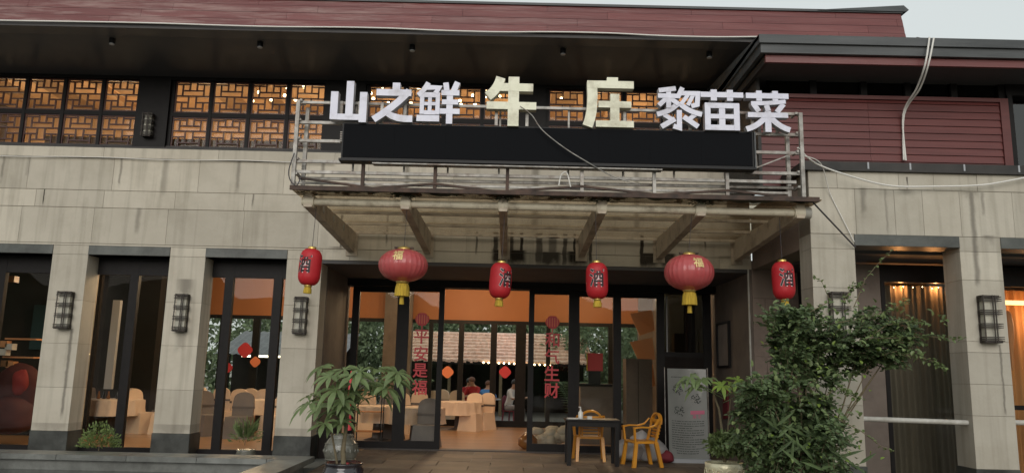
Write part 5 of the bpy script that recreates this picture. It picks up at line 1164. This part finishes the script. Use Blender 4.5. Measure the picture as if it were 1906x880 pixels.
# people in the courtyard (skinned bodies)
def person(label, loc, rz, shirt, trous, hairm, scale=1.0, lean=.12, arm=0.):
    J = {'pel': (0, 0, .50), 'sp': (0, -.03-lean*.3, .68), 'ch': (0, -.06-lean, .92), 'nk': (0, -.08-lean*1.1, 1.06), 'hd': (0, -.12-lean*1.3, 1.17), 'tp': (0, -.12-lean*1.3, 1.28)}
    E_ = [('pel', 'sp'), ('sp', 'ch'), ('ch', 'nk'), ('nk', 'hd'), ('hd', 'tp')]
    Rr = {'pel': .15, 'sp': .14, 'ch': .155, 'nk': .05, 'hd': .095, 'tp': .075}
    for s, k in ((-1, 'l'), (1, 'r')):
        J['sh'+k] = (s*.19, -.06-lean, .97); J['el'+k] = (s*.26, -.20-lean, .74+arm); J['wr'+k] = (s*.17, -.42-lean, .76+arm); J['ha'+k] = (s*.13, -.50-lean, .78+arm)
        J['hp'+k] = (s*.1, -.05, .48); J['kn'+k] = (s*.15, -.46, .50); J['an'+k] = (s*.14, -.44, .08); J['to'+k] = (s*.14, -.60, .04)
        E_ += [('ch', 'sh'+k), ('sh'+k, 'el'+k), ('el'+k, 'wr'+k), ('wr'+k, 'ha'+k), ('pel', 'hp'+k), ('hp'+k, 'kn'+k), ('kn'+k, 'an'+k), ('an'+k, 'to'+k)]
        Rr.update({'sh'+k: .065, 'el'+k: .047, 'wr'+k: .03, 'ha'+k: .034, 'hp'+k: .1, 'kn'+k: .065, 'an'+k: .04, 'to'+k: .035})
        for f_ in range(5):
            nm = 'f%d%s' % (f_, k); dx = (f_-1.5)*.016; J[nm] = (s*.13+dx if f_ < 4 else s*.09, -.575-lean+(.012 if f_ in (0, 3) else 0)+(.05 if f_ == 4 else 0), .755+arm); E_.append(('ha'+k, nm)); Rr[nm] = .009
    names = list(J); me = bpy.data.meshes.new('b'); me.from_pydata([J[n] for n in names], [(names.index(a), names.index(b)) for a, b in E_], [])
    ob = bpy.data.objects.new('b', me); COL.objects.link(ob); md = ob.modifiers.new('s', 'SKIN'); sv = me.skin_vertices[0].data
    for i, n_ in enumerate(names): sv[i].radius = (Rr[n_], Rr[n_]*(.72 if n_ in ('ch', 'sp', 'pel') else 1)); sv[i].use_root = (n_ == 'pel')
    s2 = ob.modifiers.new('u', 'SUBSURF'); s2.levels = 2
    dg = bpy.context.evaluated_depsgraph_get(); ev = bpy.data.meshes.new_from_object(ob.evaluated_get(dg)); bpy.data.objects.remove(ob)
    t = thing('person', label, 'person', loc, rz=rz, group=None)
    ev.materials.clear()
    for m_ in (m_skin, shirt, trous, m_blackwood): ev.materials.append(m_)
    for pl in ev.polygons:
        c = pl.center; k = 0
        if c.z < .62 and c.y > -.7: k = 2
        if c.z < .075: k = 3
        if .10 < c.z < .3 and c.y < -.3: k = 0
        if c.z >= .56 and c.z < 1.03+.0 and (abs(c.x) < .235 or c.z > .78) and c.y > -.30-lean: k = 1
        if c.z > .93 and abs(c.x) > .12: k = 1
        pl.material_index = k; pl.use_smooth = True
    body = bpy.data.objects.new('body', ev); COL.objects.link(body); body.parent = t; body.scale = (scale,)*3
    h = MB(); hc = Vector(J['hd'])+Vector((0, .015, .045))
    prof = [(.001, .105)]+[(.108*math.sin(a), .105*math.cos(a)) for a in [math.pi*.62*i/8 for i in range(1, 9)]]
    h.lathe(hc, prof[::-1], 16, cap=False); hh = h.build('hair', hairm, t, local=True); hh.scale = (scale,)*3
    fc = MB(); hd = Vector(J['hd'])
    for s in (-1, 1): fc.lathe(hd+Vector((s*.03, -.092, .03)), [(.001, -.008), (.01, 0), (.001, .008)], 6)
    fo_ = fc.build('eyes', m_blackprint, t, local=True); fo_.scale = (scale,)*3
    ns = MB(); ns.add([hd+Vector(v) for v in ((-.012, -.09, 0), (.012, -.09, 0), (0, -.118, .003), (0, -.09, .035))], [(0, 1, 2), (0, 2, 3), (2, 1, 3)]); n1 = ns.build('nose', m_skin, t, local=True); n1.scale = (scale,)*3
    return t
def pchair(loc, rz, label):
    t = thing('courtyard_chair', label, 'chair', loc, rz=rz, group='maroon chairs in the courtyard')
    MB().bbox(-.22, .22, -.22, .2, .40, .44, .01).build('seat', m_chairred, t, local=True)
    for x in (-.19, .19):
        for y_ in (-.19, .17): MB().bar((x, y_, .4), (x*1.15, y_*1.2, 0), .035).build('leg', m_chairred, t, local=True)
    q = MB(); pts = [(.2*math.cos(a), .2+.04*math.sin(a), .62+.26*math.sin(a)) for a in [math.pi*i/10 for i in range(11)]]
    q.add([(p_[0], p_[1], p_[2]) for p_ in pts]+[(-.2, .2, .44), (.2, .2, .44)]+[(p_[0], p_[1]+.02, p_[2]) for p_ in pts]+[(-.2, .22, .44), (.2, .22, .44)],
          [tuple(range(13)), tuple(range(25, 12, -1))]+[(i, 13+i, 13+(i+1) % 13, (i+1) % 13) for i in range(13)])
    q.build('backrest', m_chairred, t, local=True); return t
CYZ = .06
p1 = Vector((-.02, 24.7, CYZ)); person('person in a white shirt seated on a maroon chair seen from behind', p1, math.radians(60), m_shirtw, m_trouser, m_hair, 1.05, .1, .02)
pchair(p1+Vector((.12, .02, 0)), math.radians(60), 'maroon chair under the person in the white shirt')
p2 = Vector((-1.35, 26.2, CYZ)); person('person in a red shirt seated left beyond the doorway', p2, math.radians(20), m_shirtr, m_trouser, m_hair, 1.05, .05)
p3 = Vector((-1.0, 26.0, CYZ)); person('person with brown hair in dark red leaning over the courtyard table', p3, math.radians(-30), m_shirtr, m_trouser, m_hairbrown, 1.08, .2)
p4 = Vector((-.72, 25.2, CYZ)); person('person in a blue shirt with head bowed at the courtyard table', p4, math.radians(170), m_shirtb, m_trouser, m_hairbrown, 1.0, .2)
for i, (p_, rz) in enumerate(((p2, 20), (p3, -30), (p4, 170))): pchair(p_, math.radians(rz), ['maroon chair under the left person in red', 'maroon chair under the person with brown hair', 'maroon chair under the person in blue'][i])
t = thing('courtyard_table', 'round table outdoors between the seated people', 'table', (-.9, 25.4, CYZ))
MB().lathe((-.75, 25.75, CYZ), [(.001, .70), (.5, .70), (.5, .74), (.001, .745)], 24).build('tabletop', m_grey, t); MB().lathe((-.75, 25.75, CYZ), [(.25, 0), (.05, .06), (.05, .7)], 12).build('pedestal', m_dark, t)

# ------------------------------------------------------------------ plants
def pleaf(parent, c, up, size, n, m_, rr):
    """palmate leaf: n long leaflets fanned from one point, each bent and creased"""
    b = MB(); up = up.normalized(); a0 = rr.uniform(0, 6.28); u = up.orthogonal().normalized(); v = up.cross(u)
    for k in range(n):
        a = a0+2*math.pi*k/n*(.9); d = (u*math.cos(a)+v*math.sin(a))+up*.15; L = size*rr.uniform(.8, 1.1); w = L*.34
        s = d.cross(up).normalized(); pts = []
        dp = rr.uniform(.5, 2.3); sk = rr.uniform(-.12, .12)
        for t_, wd_, dr in ((0, .06, 0), (.3, .6, .0), (.6, 1.0, -.06*dp), (.85, .6, -.17*dp), (1.0, .03, -.3*dp)):
            q = s*sk*L*t_*t_+ c+d*L*t_*.97+Vector((0, 0, 1))*L*dr; pts.append((q-s*w*wd_/2+up*w*.1*wd_, q, q+s*w*wd_/2+up*w*.1*wd_))
        vs = [x for p_ in pts for x in p_]; fs = []
        for i in range(4): fs += [(3*i, 3*i+1, 3*i+4, 3*i+3), (3*i+1, 3*i+2, 3*i+5, 3*i+4)]
        b.add(vs, fs, False)
    return b.build('leaf', m_, parent)
rr = random.Random(11)
pa = thing('money_tree', 'potted broad-leaved money tree left of the entrance doors', 'plant', (-2.06, 10.2, .44))
pb = Vector((-2.06, 10.2, .42))
trunkpts = [pb, pb+Vector((-.02, 0, .2)), pb+Vector((-.0, 0, .45)), pb+Vector((.02, .03, .75))]
MB().tube(trunkpts, .035, 10, .018).build('trunk', m_stem, pa); MB().tube([pb+Vector((-.08, .02, 0)), pb+Vector((-.13, 0, .22)), pb+Vector((-.2, 0, .5))], .018, 8, .01).build('trunk', m_stem, pa)
leafpx = [(600, 682), (640, 688), (672, 690), (700, 688), (725, 692), (655, 715), (625, 725), (690, 715), (735, 705), (598, 758), (625, 765), (575, 752), (650, 760), (610, 735), (640, 745), (668, 740), (700, 725), (720, 722),
          (580, 735), (640, 785), (618, 790), (660, 700), (615, 700), (650, 730), (632, 755)]
def plant_leaves(root, lst, base, Y, size, mt, young=(), rr=rr):
    for i, (px, py) in enumerate(lst):
        yy = Y+rr.uniform(-.3, .3); p_ = P(px, py, yy)
        out = (p_-Vector((base.x, base.y, p_.z-.25))).normalized()
        st = MB().tube([base+Vector((0, 0, max(.25, (p_.z-base.z)*.7))), (base+p_)/2+Vector((0, 0, (p_.z-base.z)*.42)), p_], .006, 5); st.build('leaf_stalk', m_leafpach, root)
        pleaf(root, p_, out*.55+Vector((0, -.35, .8)), size*rr.uniform(.85, 1.15), rr.choice((6, 7, 7, 8)), m_leafyoung if i in young else mt, rr)
leafpx += [(x+rr.uniform(-18, 18), y_+rr.uniform(-10, 14)) for x, y_ in leafpx[::4]]
plant_leaves(pa, leafpx, pb, 10.2, .235, m_leafpach, young=(13,))
pt = thing('dark_pot', 'dark glazed round pot holding the money tree', 'pot', (-2.06, 10.2, F))
MB().lathe((-2.06, 10.2, F), [(.16, 0), (.24, .08), (.27, .2), (.25, .3), (.22, .34), (.245, .36), (.23, .375), (.2, .36)], 36).build('bowl', m_darkglaze, pt); MB().lathe((-2.06, 10.2, F+.33), [(.2, 0), (.001, .02)], 20).build('soil', m_soil, pt)
for k in range(10): a = k*.628; MB().lathe((-2.06+.262*math.cos(a), 10.2+.262*math.sin(a), F+.22), [(.001, -.02), (.02, 0), (.001, .02)], 8).build('boss', m_glazed, pt)
jr = thing('ceramic_jar', 'silvery brown glazed ceramic jar behind the dark pot', 'jar', (-2.68, 13.0, F))
c = (P(637, 800, 12.9).x, 12.9, F)
MB().lathe(c, [(.17, 0), (.22, .06), (.27, .2), (.265, .33), (.2, .44), (.17, .46), (.2, .49), (.185, .5), (.15, .46)], 36).build('body', m_glazed, jr)
for k in range(16): a = k*.393; MB().lathe((c[0]+.265*math.cos(a), c[1]+.265*math.sin(a), F+.25), [(.001, -.04), (.03, 0), (.001, .04)], 8).build('relief', m_glazed, jr)
for z_ in (.12, .36): MB().lathe((c[0], c[1], F+z_), [(.245, -.012), (.265, 0), (.245, .012)], 36).build('moulding', m_glazed, jr)
tag(MB().tube([P(650, 800, 12.7), P(650, 730, 12.7), P(655, 690, 12.75)], .035, 10, .02).build('red_pole', m_redsticker), 'thin red pole behind the money tree leaves', 'pole')

# second money tree, right, in the carved bowl
BP = P(1349, 862, 10.4); b2 = Vector((BP.x, 10.4, .56))
m2 = thing('money_tree', 'young money tree with yellow-green top leaves in front of the banner', 'plant', b2)
MB().tube([b2, b2+Vector((-.02, 0, .35)), P(1338, 760, 10.4), P(1325, 725, 10.4)], .022, 8, .01).build('trunk', m_stem, m2)
MB().tube([b2, b2+Vector((.05, 0, .4)), P(1360, 740, 10.4)], .014, 8, .008).build('trunk', m_stem, m2)
plant_leaves(m2, [(1285, 702), (1305, 708), (1270, 712), (1318, 705), (1295, 722), (1360, 712), (1378, 722), (1345, 718), (1390, 735), (1372, 708), (1402, 722)], b2+Vector((0, 0, .5)), 10.4, .17, m_leafpach, young=(5, 7, 9), rr=rr)
bo = thing('carved_bowl', 'pale gold carved bowl planter at the foot of the bush', 'planter', (BP.x, 10.4, F))
MB().lathe((BP.x, 10.4, F), [(.15, 0), (.13, .05), (.11, .10), (.15, .17), (.22, .28), (.245, .38), (.255, .45), (.235, .46), (.225, .43)], 48, mod=lambda a, z: 1+.02*math.cos(12*a)*math.sin(z*20)).build('bowl', m_carved, bo)
for k in range(12):
    a = k*math.pi/6; cx_, cy_ = BP.x+.25*math.cos(a), 10.4+.25*math.sin(a); s_ = Vector((-math.sin(a), math.cos(a), 0))
    MB().tube([Vector((cx_, cy_, F+.22))+s_*.05*math.cos(t)+Vector((0, 0, .12+.045*math.sin(t))) for t in [i*.7 for i in range(10)]], .008, 5).build('scroll', m_carved, bo)
MB().lathe((BP.x, 10.4, F+.42), [(.225, 0), (.001, .02)], 20).build('soil', m_soil, bo)
gc = MB(); rr = random.Random(21)
for (px, py) in ((1345, 832), (1365, 828), (1388, 822), (1355, 816), (1400, 838), (1380, 832), (1335, 826)): cloud(gc, P(px, py, 10.35), (.16, .16, .11), 150, .07, .04, rr, .2)
tag(gc.build('low_foliage_plant', m_leaf), 'low leafy plant spilling over the carved bowl', 'plant')

# big bush
bu = thing('bush', 'large dark green small-leaved bush in front of the right wing', 'bush', (P(1500, 800, 9.2).x, 9.2, F))
rr = random.Random(31)
base = Vector((P(1500, 800, 9.2).x, 9.2, F))
lobes = [(1470, 600, 60, 34), (1500, 600, 50, 30), (1568, 642, 85, 38), (1620, 600, 60, 32), (1640, 650, 60, 38), (1490, 650, 60, 45), (1560, 670, 80, 40), (1470, 640, 40, 40), (1690, 620, 30, 22), (1530, 700, 30, 25),
         (1432, 722, 60, 26), (1410, 770, 40, 30), (1395, 815, 34, 24), (1480, 770, 65, 50), (1440, 800, 60, 40), (1530, 760, 40, 34), (1500, 830, 80, 45), (1540, 800, 32, 32), (1430, 850, 60, 32), (1540, 862, 45, 22), (1400, 740, 22, 22), (1470, 700, 40, 26),
         (1660, 660, 35, 26)]
b = MB(); ctr = []; tw = MB()
def spray(b, tw, p0, d, L, n, lf, rr):
    """a flat drooping twig with leaves in two ranks"""
    d = d.normalized(); up = (Vector((rr.uniform(-.35, .35), rr.uniform(-.55, -.05), 1))).normalized(); side = d.cross(up).normalized(); pts = []
    for i in range(n):
        t = i/(n-1); q = p0+d*L*t+Vector((0, 0, -.22*L*t*t)); pts.append(q)
        for s_ in (-1, 1):
            k = (1-.45*t)*rr.uniform(.7, 1.25)
            leafkite(b, q, side*s_*1.1+d*.7+rdir(rr)*.35, up+rdir(rr)*.45, lf*k, lf*.7*k, .18)
    tw.tube(pts[::2]+[pts[-1]], .004, 4, .0015, cap=False)
hub = P(1520, 740, 9.3)
for (px, py, rx, ry) in lobes:
    Yc = 9.2+rr.uniform(-.3, .35); p_ = P(px, py, Yc); ctr.append(p_); k = Yc/1450
    for _ in range(int(rx*ry/(44 if py < 700 else 36))):
        v = rdir(rr); rad_ = rr.random()**.45; o_ = p_+Vector((v.x*rx*k*rad_, v.y*.3*rad_, v.z*ry*k*rad_))
        out = (o_-hub); out.z *= .35; out = out.normalized()+rdir(rr)*.75; out.y -= .25
        spray(b, tw, o_-out.normalized()*.08, out, rr.uniform(.13, .26), rr.randint(5, 8), rr.uniform(.065, .10), rr)
    cloud(b, p_+Vector((0, .12, 0)), (rx*k*.8, .25, ry*k*.8), int(4.5*rx*ry/100), .07, .045, rr, .1)
tw.build('fine_twigs', m_stem, bu, kind='stuff')
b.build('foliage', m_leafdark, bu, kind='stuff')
lt = MB()
for q in ctr[:12]+ctr[12:]:
    for _ in range(16):
        p_ = q+Vector((rr.uniform(-.32, .32), -.25+rr.uniform(-.1, .05), rr.uniform(-.02, .24))); leafkite(lt, p_, rdir(rr)+Vector((0, -.3, 0)), Vector((rr.uniform(-.3, .3), -.5, 1)), rr.uniform(.05, .09), .045)
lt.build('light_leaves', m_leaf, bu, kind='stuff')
spr = [[(1560, 600), (1620, 590), (1660, 575), (1690, 560)], [(1620, 630), (1680, 628), (1730, 626), (1790, 632)], [(1490, 590), (1545, 560), (1530, 525), (1512, 512)], [(1590, 570), (1610, 520), (1635, 490), (1658, 468)],
       [(1640, 660), (1690, 660), (1740, 672), (1760, 690)], [(1440, 620), (1425, 600), (1432, 580)], [(1560, 780), (1600, 800), (1640, 830), (1660, 838)], [(1530, 740), (1560, 720), (1580, 735), (1600, 745)], [(1460, 600), (1455, 575), (1465, 555)], [(1570, 560), (1585, 535), (1600, 530)],
       [(1600, 640), (1650, 605), (1690, 598), (1720, 600)]]
b = MB(); st = MB()
for s_ in spr:
    Yc = 9.0; pts = [P(x, y_, Yc) for x, y_ in s_]; out = []
    for a, c_ in zip(pts, pts[1:]):
        for t_ in range(6): out.append(a.lerp(c_, t_/6))
    out.append(pts[-1]); st.tube(out, .006, 5, .002)
    dens = 1 if s_[0] in ((1490, 590), (1590, 570), (1560, 780), (1460, 600)) else 4
    for i, q in enumerate(out):
        for _ in range(dens): leafkite(b, q+rdir(rr)*.03*(dens > 1), rdir(rr)+Vector((.3, 0, .1)), Vector((0, -.3, 1)), .055*(1-.25*i/len(out)), .036)
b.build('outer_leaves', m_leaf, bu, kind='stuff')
yb_l = MB()
for _ in range(60): leafkite(yb_l, P(rr.uniform(1420, 1640), rr.uniform(590, 860), 8.95), rdir(rr), Vector((0, -.5, 1)), .055, .035)
yb_l.build('yellowed_leaves', m_leafyoung, bu, kind='stuff'); st.build('outer_twigs', m_stem, bu, kind='stuff')
b = MB()
for i, q in enumerate(ctr): 
    mid = base.lerp(q, .5)+Vector((rr.uniform(-.1, .1), 0, .1)); b.tube([base+Vector((rr.uniform(-.05, .05), .1, .35)), mid+Vector((0, .15, 0)), q+Vector((0, .1, 0))], .014, 6, .004)
b.tube([base, base+Vector((.03, 0, .4))], .06, 8, .05)
b.build('stems', m_stem, bu, kind='stuff')
b = MB()
for i in range(26):
    a = rr.uniform(0, 6.28); p0 = P(rr.uniform(1440, 1600), rr.uniform(790, 880), 9.0); d = Vector((math.cos(a), -.3, rr.uniform(.3, 1)))
    leafkite(b, p0, d, Vector((0, -1, .3)), rr.uniform(.2, .35), .035)
b.build('blade_leaves', m_leafdark, bu, kind='stuff')
# small plants by the pool edge
def tuft(px, py, w, h, Y, n, m_, label, name, L=.08, lw=.02, blades=0):
    b = MB(); r_ = random.Random(px); k = Y/1450; c_ = P(px, py, Y)
    for _ in range(n):
        v = rdir(r_); p_ = c_+Vector((v.x*w*k*r_.random()**.4, v.y*.15, abs(v.z)*h*k*r_.random()**.5)); leafkite(b, p_, v+Vector((0, 0, .6)), rdir(r_), L*r_.uniform(.7, 1.3), lw)
    for _ in range(blades):
        a = r_.uniform(0, 6.28); o_ = c_; t_ = r_.uniform(.6, 1); e = c_+Vector((math.cos(a)*w*k*.8, math.sin(a)*.15, h*k*t_)); d = e-c_
        leafkite(b, c_.lerp(e, .25), d, Vector((math.sin(a), math.cos(a), .2)), d.length*.8, .03)
    t = thing(name, label, 'plant', c_); b.build('foliage', m_, t, kind='stuff')
    MB().tube([c_+Vector((0, 0, -.05)), c_+Vector((0, 0, h*k*.5))], .008, 5, .003).build('stem', m_stem, t); return t
tuft(184, 832, 38, 46, 12.75, 700, mat('pale_green_leaf', (.12, .17, .05), .6, col2=(.18, .24, .08), scale=6, island=.3, trans=.2), 'loose pale green plant on the terrace below the second window', 'small_plant', .05, .022)
tuft(456, 822, 30, 44, 12.8, 200, m_leaf, 'spiky leafed plant in a small pot on the terrace', 'spiky_plant', .07, .015, 60)
c = P(458, 838, 12.8); sp = thing('small_pot', 'small mottled pot on the terrace left of the porch pillar', 'pot', (c.x, 12.8, F+.02))
MB().lathe((c.x, 12.8, F+.02), [(.09, 0), (.14, .06), (.16, .14), (.14, .2), (.15, .22), (.12, .2)], 24).build('bowl', m_glazed, sp)

# ------------------------------------------------------------------ lights: bulb strings, room lights and added hall lamps
def point(loc, e, col=(1, .70, .42), r=.1):
    l = bpy.data.lights.new('lamp', 'POINT'); l.energy = e; l.color = col; l.shadow_soft_size = r
    o = bpy.data.objects.new('lamp', l); o.location = loc; COL.objects.link(o); return o
for (x, y_) in ((-6.3, 20.5), (-1.2, 20.6), (-1.2, 17.8), (2.4, 20.6), (-5.8, 17.2), (-6.9, 15.4)):  # lamps added out of view to brighten the hall and left bays
    t = thing('added_hall_lamp', 'warm unseen lamp added to light the hall at %s' % {(-6.3, 20.5): 'the back left', (-1.2, 20.6): 'the back middle', (-1.2, 17.8): 'the doorway', (2.4, 20.6): 'the back right', (-5.8, 17.2): 'the left windows', (-6.9, 15.4): 'the second window table'}[(x, y_)], 'lamp', (x, y_, 4.1), group='added lamps of the hall')
    MB().lathe((x, y_, 4.12), [(.001, -.06), (.12, -.05), (.16, 0), (.16, .08)], 20).build('shade', m_bulb, t)
    point((x, y_, 3.75), 105, r=.2)
for x in (-10.8, -8.6, -6.6, -4.6, -2.4, -.3, 1.8, 3.4):
    point((x, 16.3, 6.35), 42, (1, .70, .42), .2)
bp = [(565, 160), (535, 162), (550, 184), (505, 184), (530, 176), (640, 160), (690, 172), (695, 182), (713, 163), (723, 190), (757, 164), (779, 164), (765, 190), (806, 164), (856, 186), (880, 176), (884, 192), (858, 193), (903, 168), (930, 178), (904, 178), (1045, 182), (482, 170), (470, 186)]
bu_l = thing('bulb_string', 'string of small warm bulbs behind the upper lattice windows', 'string lights', (-2, 15.4, 6.9))
for (px, py) in bp:
    p_ = P(px, py+2, 15.4); MB().lathe(p_, [(.001, -.032), (.025, -.022), (.032, 0), (.025, .022), (.001, .032)], 10).build('bulb', m_bulb, bu_l)
    MB().tube([p_+Vector((0, 0, .03)), (p_.x, 15.4, 7.56)], .003, 4).build('flex', m_darkcable, bu_l)
point((6.1, 12.12, 3.08), 8, (1, .42, .14), .03); point((6.65, 12.12, 3.08), 8, (1, .42, .14), .03); point((8.8, 12.8, 2.7), 16, (1, .55, .28), .1)
bs = [(5.85, 3.12), (6.0, 3.1), (6.15, 3.12), (6.3, 3.11), (6.45, 3.12), (6.6, 3.1), (6.7, 3.12)]
t = thing('curtain_lights', 'row of small warm bulbs along the top of the brown curtain', 'string lights', (6.2, 12.1, 3.1))
for (x, z_) in bs: MB().lathe((x, 12.14, z_-.02), [(.001, -.008), (.008, 0), (.001, .008)], 8).build('bulb', m_bulb, t)
